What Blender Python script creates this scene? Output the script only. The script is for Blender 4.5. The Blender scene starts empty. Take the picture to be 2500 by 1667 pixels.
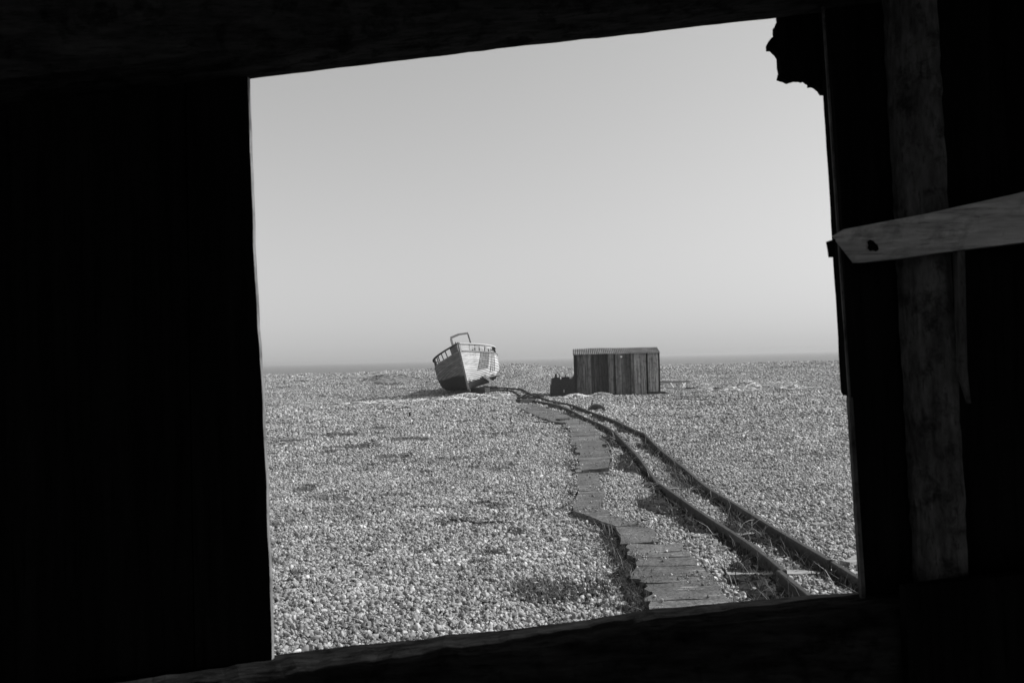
import bpy, math, random
import numpy as np
from mathutils import Vector, Matrix, noise as mnoise

random.seed(7)
rng = np.random.default_rng(11)
sc = bpy.context.scene
C = sc.collection
R = math.radians

# ------------------------------------------------------------------ camera
EYE = Vector((0, 0, 1.8))
F = 28.0 / 36.0 * 2500.0           # focal length in pixels of the 2500 px photograph
PITCH, ROLL = 1.22, -1.39
cam_d = bpy.data.cameras.new('camera')
cam = bpy.data.objects.new('camera', cam_d)
C.objects.link(cam)
cam_d.lens = 28; cam_d.sensor_width = 36
cam_d.clip_start = 0.02; cam_d.clip_end = 60000
CAMR = Matrix.Rotation(R(90 + PITCH), 3, 'X') @ Matrix.Rotation(R(ROLL), 3, 'Z')
cam.location = EYE
cam.rotation_euler = CAMR.to_euler()
cam_d.dof.use_dof = True
cam_d.dof.focus_distance = 26
cam_d.dof.aperture_fstop = 14
sc.camera = cam

# ------------------------------------------------------------------ sky and sun
SUN_EL, SUN_AZ = 42.0, 7.0          # azimuth: degrees past +X towards +Y
world = bpy.data.worlds.new('World'); sc.world = world
world.use_nodes = True
nt = world.node_tree; nt.nodes.clear()
sky = nt.nodes.new('ShaderNodeTexSky'); sky.sky_type = 'NISHITA'
sky.sun_disc = False
sky.sun_elevation = R(SUN_EL); sky.sun_rotation = R(90 - SUN_AZ)
sky.air_density = 1.9; sky.dust_density = 0.12; sky.ozone_density = 1.0
bw = nt.nodes.new('ShaderNodeSeparateColor')
bg = nt.nodes.new('ShaderNodeBackground'); bg.inputs['Strength'].default_value = 0.114
out = nt.nodes.new('ShaderNodeOutputWorld')
nt.links.new(sky.outputs[0], bw.inputs[0])
acc = None                                                  # black and white picture: a fixed mix of the three channels
for ch, wgt in (('Red', .2), ('Green', .3), ('Blue', .5)):
    q = nt.nodes.new('ShaderNodeMath'); q.operation = 'MULTIPLY_ADD'; q.inputs[1].default_value = wgt; q.inputs[2].default_value = 0
    nt.links.new(bw.outputs[ch], q.inputs[0])
    if acc is not None: nt.links.new(acc, q.inputs[2])
    acc = q.outputs[0]
nt.links.new(acc, bg.inputs['Color'])
nt.links.new(bg.outputs[0], out.inputs[0])

sd = bpy.data.lights.new('sun', 'SUN'); sd.energy = 4.8; sd.angle = R(0.5); sd.color = (1, 1, 1)
sun = bpy.data.objects.new('sun', sd); C.objects.link(sun)
S = Vector((math.cos(R(SUN_EL)) * math.cos(R(SUN_AZ)), math.cos(R(SUN_EL)) * math.sin(R(SUN_AZ)), math.sin(R(SUN_EL))))
sun.rotation_euler = S.to_track_quat('Z', 'Y').to_euler()
sun.location = (20, 0, 30)

sc.view_settings.view_transform = 'Standard'
sc.view_settings.look = 'None'
sc.view_settings.exposure = 0.0
sc.view_settings.gamma = 1
sc.cycles.max_bounces = 8
sc.cycles.diffuse_bounces = 4

# ------------------------------------------------------------------ helpers
def ray(px, py):
    return CAMR @ Vector(((px - 1250) / F, -(py - 833.5) / F, -1))

def atY(px, py, Y):                 # point on the vertical plane at distance Y
    d = ray(px, py); return EYE + d * (Y / d.y)

def sstep(a, b, x):
    t = np.clip((x - a) / (b - a), 0, 1); return t * t * (3 - 2 * t)

def wob(x, y, f, s):                # cheap smooth noise, numpy friendly
    return (np.sin(x * f * 1.3 + y * f * .7 + s) + np.sin(x * f * -.8 + y * f * 1.1 + s * 2.3) +
            np.sin(x * f * 2.1 - y * f * .5 + s * 4.1) * .6 + np.sin(x * f * .4 + y * f * 2.3 + s * 1.7) * .6) / 3.2

def Z(x, y):                        # height of the beach
    x = np.asarray(x, float); y = np.asarray(y, float)
    crest = np.interp(x, [-60, -29, -17, -10, -5, .2, 2.4, 4.6, 10, 17.5, 37, 80], [.5, .47, .5, .77, .86, 1.1, .95, .63, .5, .46, .58, .55]) + .03 * wob(x, y * .2, .35, 2)
    z = sstep(44, 92, y) * crest
    z = z - .34 * np.exp(-((x + 8.2) / 4.2) ** 2 - ((y - 43) / 6.5) ** 2)       # hollow left of the boat
    z = z + .28 * np.exp(-((x + 9) / 4.5) ** 2 - ((y - 66) / 5) ** 2) - .22 * np.exp(-((x + 7.5) / 2.0) ** 2 - ((y - 58) / 3) ** 2)
    z = z + wob(x, y, .9, 1) * .02 + wob(x, y, 3.1, 5) * .01
    z = z + wob(x, y, .5, 3) * .05 * sstep(18, 40, y)
    z = z + .13 * wob(x, y * .55, .5, 7) * sstep(47, 62, y) * (1 - .7 * sstep(78, 92, y))
    z = z - sstep(95, 140, y) * 6
    return z

def G(px, py, dz=0.0):              # point of the beach (raised by dz) seen at a pixel
    d = ray(px, py)
    t = (EYE.z - dz) / max(-d.z, 1e-4)
    for k in range(40):
        p = EYE + d * t
        e = float(Z(p.x, p.y)) + dz
        t2 = (EYE.z - e) / max(-d.z, 1e-4)
        t += .6 * (t2 - t)
    return EYE + d * t

def tag(o, label=None, cat=None, group=None, kind=None):
    if label: o['label'] = label
    if cat: o['category'] = cat
    if group: o['group'] = group
    if kind: o['kind'] = kind
    return o

def empty(name, loc, rot=(0, 0, 0)):
    o = bpy.data.objects.new(name, None); C.objects.link(o)
    o.location = loc; o.rotation_euler = rot; o.empty_display_size = .2
    return o

class MB:
    def __init__(s): s.v = []; s.f = []; s.t = []; s.m = []
    def add(s, vs, fs, tone=1.0, mi=0):
        b = len(s.v); s.v += [tuple(p) for p in vs]
        for q in fs: s.f.append(tuple(b + i for i in q)); s.t.append(tone); s.m.append(mi)
    def box(s, x0, x1, y0, y1, z0, z1, tone=1.0, mi=0, M=None, j=0.0):
        vs = [Vector((x, y, z)) for z in (z0, z1) for y in (y0, y1) for x in (x0, x1)]
        if j: vs = [p + Vector((random.uniform(-j, j), random.uniform(-j, j), random.uniform(-j, j))) for p in vs]
        if M is not None: vs = [M @ p for p in vs]
        s.add(vs, [(0, 2, 3, 1), (4, 5, 7, 6), (0, 1, 5, 4), (2, 6, 7, 3), (0, 4, 6, 2), (1, 3, 7, 5)], tone, mi)
    def bar(s, a, b, w, h, up=(0, 0, 1), tone=1.0, mi=0, seg=1, j=0.0, taper=1.0):
        a = Vector(a); b = Vector(b); d = (b - a).normalized(); up = Vector(up)
        x = d.cross(up).normalized(); u = x.cross(d).normalized()
        vs = []
        for k in range(seg + 1):
            c = a.lerp(b, k / seg); sc_ = 1 + (taper - 1) * k / seg
            jj = Vector((random.uniform(-j, j), random.uniform(-j, j), random.uniform(-j, j))) if j else Vector()
            for sx, sz in ((-1, -1), (1, -1), (1, 1), (-1, 1)):
                q = Vector((random.uniform(-j, j), random.uniform(-j, j), random.uniform(-j, j))) * .5 if j else Vector()
                vs.append(c + jj + q + x * (sx * w / 2 * sc_) + u * (sz * h / 2 * sc_))
        fs = [(3, 2, 1, 0), tuple(4 * seg + i for i in range(4))]
        for k in range(seg):
            for i in range(4):
                n = (i + 1) % 4
                fs.append((4 * k + i, 4 * k + n, 4 * k + 4 + n, 4 * k + 4 + i))
        s.add(vs, fs, tone, mi)
    def tube(s, pts, r, n=6, tone=1.0, mi=0, r1=None):
        pts = [Vector(p) for p in pts]; vs = []; fs = []
        m = len(pts)
        for k, p in enumerate(pts):
            d = (pts[min(k + 1, m - 1)] - pts[max(k - 1, 0)])
            if d.length < 1e-6: d = Vector((0, 0, 1))
            d.normalize()
            a = d.orthogonal().normalized() if abs(d.z) > .95 else d.cross(Vector((0, 0, 1))).normalized()
            b = d.cross(a)
            rr = r if r1 is None else r + (r1 - r) * k / (m - 1)
            for i in range(n):
                t = 2 * math.pi * i / n
                vs.append(p + a * (math.cos(t) * rr) + b * (math.sin(t) * rr))
        for k in range(m - 1):
            for i in range(n):
                j = (i + 1) % n
                fs.append((k * n + i, k * n + j, k * n + n + j, k * n + n + i))
        fs.append(tuple(range(n - 1, -1, -1))); fs.append(tuple((m - 1) * n + i for i in range(n)))
        s.add(vs, fs, tone, mi)
    def prism(s, poly, vec, tone=1.0, mi=0):
        n = len(poly); vec = Vector(vec)
        vs = [Vector(p) for p in poly] + [Vector(p) + vec for p in poly]
        fs = [tuple(range(n - 1, -1, -1)), tuple(range(n, 2 * n))]
        for i in range(n):
            j = (i + 1) % n; fs.append((i, j, n + j, n + i))
        s.add(vs, fs, tone, mi)
    def build(s, name, mat, parent=None, smooth=False, recalc=False):
        me = bpy.data.meshes.new(name); me.from_pydata(s.v, [], s.f)
        mats = mat if isinstance(mat, (list, tuple)) else [mat]
        for m in mats: me.materials.append(m)
        at = me.attributes.new('tone', 'FLOAT', 'FACE'); at.data.foreach_set('value', s.t)
        me.polygons.foreach_set('material_index', s.m)
        if smooth: me.polygons.foreach_set('use_smooth', [True] * len(me.polygons))
        me.update()
        if recalc:
            import bmesh
            bm = bmesh.new(); bm.from_mesh(me); bmesh.ops.recalc_face_normals(bm, faces=bm.faces); bm.to_mesh(me); bm.free()
        o = bpy.data.objects.new(name, me); C.objects.link(o)
        if parent is not None: o.parent = parent
        return o

# ------------------------------------------------------------------ materials (the photograph is black and white)
def new_mat(name):
    m = bpy.data.materials.new(name); m.use_nodes = True
    nt = m.node_tree; b = nt.nodes['Principled BSDF']
    b.inputs['Specular IOR Level'].default_value = .25
    return m, nt, b

def mth(nt, op, a, b=None, clamp=False):
    n = nt.nodes.new('ShaderNodeMath'); n.operation = op; n.use_clamp = clamp
    for i, q in enumerate((a, b)):
        if q is None: continue
        if isinstance(q, (int, float)): n.inputs[i].default_value = q
        else: nt.links.new(q, n.inputs[i])
    return n.outputs[0]

def nz(nt, scale, vec=None, detail=4, rough=.6, stretch=None, coord='Object'):
    tc = nt.nodes.new('ShaderNodeTexCoord'); src = tc.outputs[coord] if vec is None else vec
    if stretch:
        mp = nt.nodes.new('ShaderNodeMapping'); mp.inputs['Scale'].default_value = stretch
        nt.links.new(src, mp.inputs['Vector']); src = mp.outputs[0]
    n = nt.nodes.new('ShaderNodeTexNoise'); n.inputs['Scale'].default_value = scale
    n.inputs['Detail'].default_value = detail; n.inputs['Roughness'].default_value = rough
    nt.links.new(src, n.inputs['Vector'])
    return n.outputs['Fac']

def mr(nt, v, a, b, c, d, smooth=False):
    n = nt.nodes.new('ShaderNodeMapRange'); n.interpolation_type = 'SMOOTHSTEP' if smooth else 'LINEAR'
    for i, q in enumerate((a, b, c, d)): n.inputs[i + 1].default_value = q
    nt.links.new(v, n.inputs[0]); return n.outputs[0]

def mixf(nt, f, a, b):
    n = nt.nodes.new('ShaderNodeMix'); n.data_type = 'FLOAT'
    for i, q in ((0, f), (2, a), (3, b)):
        if isinstance(q, (int, float)): n.inputs[i].default_value = q
        else: nt.links.new(q, n.inputs[i])
    return n.outputs[0]

def attr(nt, name='tone'):
    n = nt.nodes.new('ShaderNodeAttribute'); n.attribute_name = name; return n.outputs['Fac']

def bump(nt, b, h, strength=.5, dist=.01):
    n = nt.nodes.new('ShaderNodeBump'); n.inputs['Strength'].default_value = strength; n.inputs['Distance'].default_value = dist
    nt.links.new(h, n.inputs['Height']); nt.links.new(n.outputs[0], b.inputs['Normal'])

def weathered(name, lo, hi, stretch=(1, 1, 1), scale=6, rough=.85, bstr=.5, bdist=.004, tone=True, spots=0.0):
    """grey surface: streaky noise between two albedos, times the board's own tone"""
    m, nt, b = new_mat(name)
    n1 = nz(nt, scale, stretch=stretch, detail=6, rough=.65)
    v = mr(nt, n1, .3, .7, lo, hi)
    n2 = nz(nt, scale * 3.1, stretch=stretch, detail=3)
    v = mth(nt, 'MULTIPLY', v, mr(nt, n2, .3, .7, .75, 1.25))
    if spots:
        n3 = nz(nt, scale * 1.7, detail=5, rough=.7)
        v = mth(nt, 'MULTIPLY', v, mr(nt, n3, .36, .48, 1 - spots, 1.0))
    if stretch != (1, 1, 1):
        n4 = nz(nt, scale * 5, stretch=tuple(q if q > 1 else q * .5 for q in stretch), detail=4, rough=.75)
        v = mth(nt, 'MULTIPLY', v, mr(nt, n4, .34, .46, .45, 1.0))
    if tone: v = mth(nt, 'MULTIPLY', v, attr(nt))
    nt.links.new(v, b.inputs['Base Color']); b.inputs['Roughness'].default_value = rough
    bump(nt, b, n1, bstr, bdist)
    return m

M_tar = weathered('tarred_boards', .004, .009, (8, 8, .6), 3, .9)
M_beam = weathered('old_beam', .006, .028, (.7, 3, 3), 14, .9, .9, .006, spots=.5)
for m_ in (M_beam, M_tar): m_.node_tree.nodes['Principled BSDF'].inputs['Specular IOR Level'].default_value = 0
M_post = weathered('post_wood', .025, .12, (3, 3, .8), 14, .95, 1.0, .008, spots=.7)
M_brace = weathered('sawn_wood', .38, .66, (.5, 5, 5), 9, .85, .9, .006, spots=.4)
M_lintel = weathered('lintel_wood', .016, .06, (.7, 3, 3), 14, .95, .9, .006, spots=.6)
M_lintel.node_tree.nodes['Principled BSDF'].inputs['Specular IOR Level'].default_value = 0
M_edge = weathered('cut_board_edge', .12, .3, (3, 3, .7), 20, .85, .6, .003, spots=.4)
M_shedwood = weathered('shed_boards', .03, .24, (5, 5, .35), 3.0, .9, .6, .01, spots=.45)
M_iron = weathered('rusty_iron', .018, .05, (1, 1, 1), 14, .6, .5, .004)
M_rail = weathered('rail_steel', .022, .07, (1, 1, 1), 22, .62, .4, .002)
M_roof = weathered('corrugated_iron', .06, .26, (1, 1, 1), 2.5, .65, .2, .002)
M_timber = weathered('bleached_timber', .16, .38, (.5, 4, 4), 6, .85, .7, .006)
M_darkwood = weathered('dark_timber', .03, .08, (.6, 3, 3), 5, .9, .6, .006)
M_net = weathered('old_netting', .36, .72, (1, 1, 1), 5, .9, .8, .02, spots=.5)
M_stick = weathered('dead_stick', .02, .05, (1, 1, 1), 8, .9)
M_pale = weathered('pale_driftwood', .4, .62, (.5, 4, 4), 6, .85, .6, .006)
M_white = weathered('white_paint', .75, .9, (1, 1, 1), 5, .6)
M_darkint = weathered('boat_inside', .02, .05, (1, 1, 1), 5, .9)

def concrete():
    m, nt, b = new_mat('concrete')
    n1 = nz(nt, 1.6, detail=5); n2 = nz(nt, 45, detail=3, rough=.7); n3 = nz(nt, 9, detail=6, rough=.7)
    v = mr(nt, n1, .35, .65, .08, .135)
    v = mth(nt, 'MULTIPLY', v, mr(nt, n2, .35, .65, .5, 1.5))
    v = mth(nt, 'MULTIPLY', v, mr(nt, n3, .3, .6, .75, 1.1))
    v = mth(nt, 'MULTIPLY', v, attr(nt))
    st = nz(nt, 11, stretch=(.25, 1.6, 1), detail=4, rough=.75)
    v = mixf(nt, mr(nt, st, .6, .66, 0, .8), v, .34)               # lichen and salt flecks
    nt.links.new(v, b.inputs['Base Color']); b.inputs['Roughness'].default_value = .9
    bump(nt, b, n2, .8, .006)
    return m
M_conc = concrete()

def pebble_mat():
    m, nt, b = new_mat('pebble')
    oi = nt.nodes.new('ShaderNodeObjectInfo')
    cr = nt.nodes.new('ShaderNodeValToRGB'); e = cr.color_ramp.elements
    e[0].position = 0; e[0].color = (.09, .09, .09, 1)
    e[1].position = 1; e[1].color = (.68, .68, .68, 1)
    for p, g in ((.15, .16), (.45, .28), (.8, .42), (.93, .56)):
        q = e.new(p); q.color = (g, g, g, 1)
    nt.links.new(oi.outputs['Random'], cr.inputs[0])
    n1 = nz(nt, 1.3, vec=oi.outputs['Location'], detail=3)
    n0 = nz(nt, .22, vec=oi.outputs['Location'], detail=2)
    v = mth(nt, 'MULTIPLY', cr.outputs[0], mr(nt, n1, .3, .7, .66, 1.12))
    v = mth(nt, 'MULTIPLY', v, mr(nt, n0, .35, .65, .84, 1.06))
    n2 = nz(nt, 2.2, detail=5, rough=.7)
    v = mth(nt, 'MULTIPLY', v, mr(nt, n2, .3, .7, .8, 1.15))
    nt.links.new(v, b.inputs['Base Color']); b.inputs['Roughness'].default_value = .55
    b.inputs['Specular IOR Level'].default_value = .4
    return m
M_peb = pebble_mat()

def ground_mat():
    m, nt, b = new_mat('shingle_ground')
    tc = nt.nodes.new('ShaderNodeTexCoord')
    vo = nt.nodes.new('ShaderNodeTexVoronoi'); vo.inputs['Scale'].default_value = 26
    nt.links.new(tc.outputs['Object'], vo.inputs['Vector'])
    sp = nt.nodes.new('ShaderNodeSeparateColor'); nt.links.new(vo.outputs['Color'], sp.inputs[0])
    near = mth(nt, 'MULTIPLY', mr(nt, sp.outputs[0], 0, 1, .04, .16), mr(nt, vo.outputs['Distance'], .1, .6, 1, .4))
    vf = nt.nodes.new('ShaderNodeTexVoronoi'); vf.inputs['Scale'].default_value = 3.2
    nt.links.new(tc.outputs['Object'], vf.inputs['Vector'])
    sf = nt.nodes.new('ShaderNodeSeparateColor'); nt.links.new(vf.outputs['Color'], sf.inputs[0])
    far = mr(nt, sf.outputs[0], 0, 1, .1, .38)
    far = mth(nt, 'MULTIPLY', far, mr(nt, nz(nt, .5, detail=5, rough=.7), .3, .7, .8, 1.15))
    sx = nt.nodes.new('ShaderNodeSeparateXYZ'); nt.links.new(tc.outputs['Object'], sx.inputs[0])
    v = mixf(nt, mr(nt, sx.outputs['Y'], 30, 62, 0, 1, True), near, far)
    v = mixf(nt, mr(nt, sx.outputs['Y'], 1, 3, 1, 0, True), v, far)
    nt.links.new(v, b.inputs['Base Color']); b.inputs['Roughness'].default_value = .95
    b.inputs['Specular IOR Level'].default_value = .1
    nb = nz(nt, 5.5, detail=6, rough=.75)
    bump(nt, b, nb, .8, .12)
    return m
M_ground = ground_mat()

def sea_mat():
    m, nt, b = new_mat('sea_water')
    n = nz(nt, .05, detail=5, stretch=(.4, 1, 1))
    nt.links.new(mr(nt, n, .3, .7, .05, .075), b.inputs['Base Color'])
    b.inputs['Roughness'].default_value = .35; b.inputs['Specular IOR Level'].default_value = .5
    bump(nt, b, nz(nt, .5, detail=6, rough=.7), 1.0, .6)
    return m
M_sea = sea_mat()

def grass_mat(name, lo, hi):
    m, nt, b = new_mat(name)
    v = mth(nt, 'MULTIPLY', mr(nt, nz(nt, 6, detail=3), .3, .7, lo, hi), attr(nt))
    nt.links.new(v, b.inputs['Base Color']); b.inputs['Roughness'].default_value = .9
    b.inputs['Specular IOR Level'].default_value = .1
    return m
M_grass = grass_mat('grass_blades', .09, .16)
M_moss_shade = grass_mat('moss', .03, .07)  # also carries painted shade beside rails, path and boat

# ------------------------------------------------------------------ ground and sea
def axis(dense0, dense1, step, lo, hi, grow=1.25):
    a = list(np.arange(dense0, dense1 + 1e-6, step))
    s, p = step, a[-1]
    while p < hi: s *= grow; p += s; a.append(min(p, hi))
    s, p = step, a[0]
    while p > lo: s *= grow; p -= s; a.insert(0, max(p, lo))
    return np.array(a)
gx = axis(-14, 14, .2, -900, 900, 1.12); gy = axis(2, 100, .25, -300, 160, 1.2)
XX, YY = np.meshgrid(gx, gy); ZZ = Z(XX, YY) - .012        # the stones lie on top of this
vs = np.stack([XX, YY, ZZ], -1).reshape(-1, 3)
nx, ny = len(gx), len(gy)
idx = np.arange(nx * ny).reshape(ny, nx)
fs = np.stack([idx[:-1, :-1], idx[:-1, 1:], idx[1:, 1:], idx[1:, :-1]], -1).reshape(-1, 4)
me = bpy.data.meshes.new('ground'); me.from_pydata(vs.tolist(), [], fs.tolist()); me.materials.append(M_ground)
me.polygons.foreach_set('use_smooth', [True] * len(me.polygons)); me.update()
ground = bpy.data.objects.new('ground', me); C.objects.link(ground); tag(ground, kind='structure')

b = MB(); b.add([(-26000, 104, -3), (26000, 104, -3), (26000, 30000, -3), (-26000, 30000, -3)], [(0, 1, 2, 3)])
sea = tag(b.build('sea', M_sea), kind='structure')

# ------------------------------------------------------------------ the hut the camera stands in
hut = empty('timber_hut', (0, 0, 0))
tag(hut, 'dark tarred timber hut enclosing the foreground, its crooked window opening framing the beach', 'hut')
YO = 1.212; YI = 1.2
def jag(pts, step, amp, Yp):
    """polyline through pixels, made ragged, on the plane Y = Yp"""
    o = []
    for (a, b_) in zip(pts[:-1], pts[1:]):
        L = math.hypot(b_[0] - a[0], b_[1] - a[1]); n = max(1, int(L / step))
        for k in range(n):
            t = k / n
            o.append(atY(a[0] + (b_[0] - a[0]) * t + random.uniform(-amp, amp), a[1] + (b_[1] - a[1]) * t + random.uniform(-amp, amp), Yp))
    o.append(atY(pts[-1][0], pts[-1][1], Yp)); return o

HX0, HX1, HY0, HZ0, HZ1 = -2.3, 2.1, -1.9, -.05, 2.75
# boards left of the opening; the last one is cut along the opening
left_edge = jag([(606, 60), (610, 194), (617, 420), (623, 600), (634, 800), (643, 930), (649, 1080), (654, 1180), (669, 1600), (674, 1700)], 40, 1.2, YO)
xs = [HX0 + .004, -1.98, -1.72, -1.5, -1.22, -1.0, -.8, -.62, -.487]
b = MB()
for i in range(len(xs) - 1):
    o_ = random.uniform(0, .004)
    b.box(xs[i] + .0001, xs[i + 1] - .0001, YI - o_, YO - o_, HZ0, HZ1)
b.prism([Vector((-.485, YO, HZ0)), Vector((left_edge[-1].x, YO, HZ0))] + list(reversed(left_edge)) + [Vector((left_edge[0].x - .002, YO, HZ1)), Vector((-.485, YO, HZ1))], (0, YI - YO, 0))
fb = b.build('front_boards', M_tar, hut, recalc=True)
# bare cut edge of that last board (catches the sun)
b = MB()
for p, q in zip(left_edge[:-1], left_edge[1:]):
    e = Vector((.0012, 0, 0)); d = Vector((0, YI - YO, 0))
    b.add([p + e, q + e, q + e + d, p + e + d], [(0, 1, 2, 3)])
b.build('board_edge', M_edge, fb)
# boards right of the opening: inner layer and a shorter outer strip
r_in = jag([(2007, -90), (2012, 32), (2046, 500), (2067, 962), (2080, 1080), (2100, 1444), (2108, 1560)], 45, 1.0, YO)
b = MB()
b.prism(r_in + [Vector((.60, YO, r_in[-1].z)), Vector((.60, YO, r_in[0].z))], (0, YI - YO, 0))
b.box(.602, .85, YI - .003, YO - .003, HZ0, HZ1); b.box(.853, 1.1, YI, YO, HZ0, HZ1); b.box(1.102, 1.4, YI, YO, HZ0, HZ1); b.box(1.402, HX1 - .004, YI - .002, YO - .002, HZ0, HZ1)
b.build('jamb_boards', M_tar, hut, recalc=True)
r_out = jag([(1995, -60), (1998, 32), (2009, 223), (2032, 595), (2053, 957)], 45, .8, YO + .024)
b = MB(); b.prism(r_out + [atY(2058, 965, YO + .024), atY(2066, 955, YO + .024), atY(2085, 960, YO + .024), atY(2060, -60, YO + .024)], (0, -.022, 0))
b.build('outer_strip', M_tar, hut, recalc=True)
b = MB(); b.bar(atY(2006, -20, 1.19), atY(2074, 970, 1.19), .003, .004, (0, 1, 0)); b.bar(atY(2074, 970, 1.19), atY(2106, 1460, 1.19), .006, .01, (0, 1, 0))
b.build('bead', M_post, hut)
# lintel: its underside shows
l_out = jag([(-500, 322), (250, 235), (610, 193), (1000, 146), (1250, 116), (1600, 78), (1903, 43), (2100, 20), (2600, -38)], 35, 1.0, YO)
n = len(l_out); b = MB()
prof = ((0, 0), (-.045, -.001), (-.095, .003), (-.112, .015))
rows = [[p + Vector((0, dy, dz + (random.uniform(-.0015, .0015) if k else 0))) for p in l_out] for k, (dy, dz) in enumerate(prof)]
rows.append([Vector((p.x, p.y - .115, HZ1)) for p in l_out]); rows.append([Vector((p.x, p.y, HZ1)) for p in l_out])
for a, c in zip(rows, rows[1:] + rows[:1]):
    for i in range(n - 1): b.add([a[i], a[i + 1], c[i + 1], c[i]], [(0, 1, 2, 3)])
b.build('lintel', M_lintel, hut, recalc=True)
# sill
s_out = jag([(-260, 1702), (400, 1628), (668, 1598), (866, 1574), (1042, 1558), (1089, 1549), (1250, 1536), (1463, 1507), (1590, 1486), (1781, 1470), (1989, 1451), (2100, 1444), (2700, 1380)], 30, .9, YO + .01)
n = len(s_out); b = MB()
prof = ((0, 0), (-.04, .0015), (-.088, 0), (-.1, -.012))
rows = [[p + Vector((0, dy, dz + (random.uniform(-.002, .002) if k else 0))) for p in s_out] for k, (dy, dz) in enumerate(prof)]
rows.append([Vector((p.x, p.y - .102, p.z - .3)) for p in s_out]); rows.append([Vector((p.x, p.y, p.z - .3)) for p in s_out])
for a, c in zip(rows, rows[1:] + rows[:1]):
    for i in range(n - 1): b.add([a[i], a[i + 1], c[i + 1], c[i]], [(0, 1, 2, 3)])
b.build('sill', M_beam, hut, recalc=True)
b = MB(); b.box(HX0 + .004, HX1 - .004, 1.13, 1.19, HZ0, .95); b.build('lower_boards', M_tar, hut)
# upright stud on the right, slightly rounded towards the window
b = MB()
p0, p1 = atY(2246, -160, 1.142), atY(2338, 1505, 1.142)
segs = 60; ring = []
for k in range(segs + 1):
    c = p0.lerp(p1, k / segs); w = .034
    for (dx, dy) in ((-.036, .05), (-.033, .036), (-.024, .018), (-.010, .002), (.006, -.006), (.016, -.006), (.019, .05)):
        ring.append(c + Vector((dx + random.uniform(-.0014, .0014), dy + random.uniform(-.0016, .0016), 0)))
fs = []
for k in range(segs):
    for i in range(6): fs.append((k * 7 + i, k * 7 + i + 1, k * 7 + 8 + i, k * 7 + 7 + i))
b.add(ring, fs); b.build('stud', M_post, hut, smooth=False, recalc=True)
b = MB(); b.prism([atY(2335, 560, 1.11), atY(2355, 560, 1.11), atY(2362, 900, 1.11), atY(2371, 985, 1.11), atY(2348, 915, 1.11)], (0, .012, 0)); b.build('splinter', M_post, hut, recalc=True)
# added black board along the right of the sill, shade for the stud foot
ap = jag([(2196, 1426), (2330, 1408), (2480, 1392), (2760, 1360)], 30, 1.2, 1.117)
b = MB(); b.prism(ap + [Vector((ap[-1].x, 1.117, 1.0)), Vector((ap[0].x, 1.117, 1.0))], (0, -.018, 0)); b.build('shade_board', M_tar, hut, recalc=True)
# brace board, seen from below
q = [atY(2031, 577, 1.062), atY(2060, 560, 1.06), atY(2261, 522, 1.055), atY(2530, 462, 1.05), atY(2530, 588, 1.085), atY(2345, 610, 1.09), atY(2180, 632, 1.095), atY(2082, 642, 1.1)]
b = MB(); b.prism(q, (.062, .1, .011)); brace = b.build('brace_board', M_brace, hut, recalc=True)
b = MB(); b.prism([atY(2024, 588, .99), atY(2040, 583, .99), atY(2040, 626, .99), atY(2030, 626, .99), atY(2028, 610, .99)], (0, .01, 0)); b.build('torn_scrap', M_tar, hut, recalc=True)
b = MB(); pk = [atY(x, y, 1.064 + .0004 * (y - 577)) for x, y in [(2117, 592), (2122, 586), (2130, 589), (2134, 594), (2141, 600), (2143, 610), (2138, 614), (2131, 611), (2124, 613), (2118, 606), (2120, 599)]]
b.prism(pk, (0, -.003, 0)); b.build('knot_hole', M_tar, brace, recalc=True)
# ragged remains of a board in the upper right corner of the opening
rag = jag([(1903, 20), (1903, 44), (1895, 62), (1894, 80), (1896, 84), (1884, 93), (1877, 104), (1878, 117), (1888, 118), (1898, 128), (1904, 137), (1904, 160), (1907, 172), (1904, 189), (1918, 194), (1928, 197), (1945, 193), (1969, 194), (1979, 201), (1980, 206), (1994, 208), (2004, 216), (2011, 226)], 6, 1.1, YO + .03)
b = MB(); b.prism(rag + [atY(2040, 226, YO + .03), atY(2040, 15, YO + .03)], (0, .016, 0)); b.build('torn_board', M_tar, hut, recalc=True)
# rest of the shell: side walls, back wall with added opening for light, roof, floor
b = MB(); b.box(HX0, HX0 + .03 - .03 + .003, HY0, YO, HZ0, HZ1 + .02); b.build('side_wall', M_tar, hut)
b = MB(); b.box(HX1 - .003, HX1, HY0, YO, HZ0, HZ1 + .02); b.build('side_wall', M_tar, hut)
b = MB(); b.box(HX0 + .004, -1.9, HY0, HY0 + .03, HZ0, 2.45); b.box(HX0 + .004, HX1 - .004, HY0, HY0 + .03, 2.45, HZ1); b.build('back_wall', M_tar, hut)
b = MB(); b.box(HX0 - .1, HX1 + .1, HY0 - .1, YO + .05, HZ1 + .022, HZ1 + .08); b.build('roof', M_tar, hut)
b = MB(); b.box(HX0 + .006, HX1 - .006, HY0 + .032, 1.12, HZ0, .12); b.build('floor', M_darkwood, hut)

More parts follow.
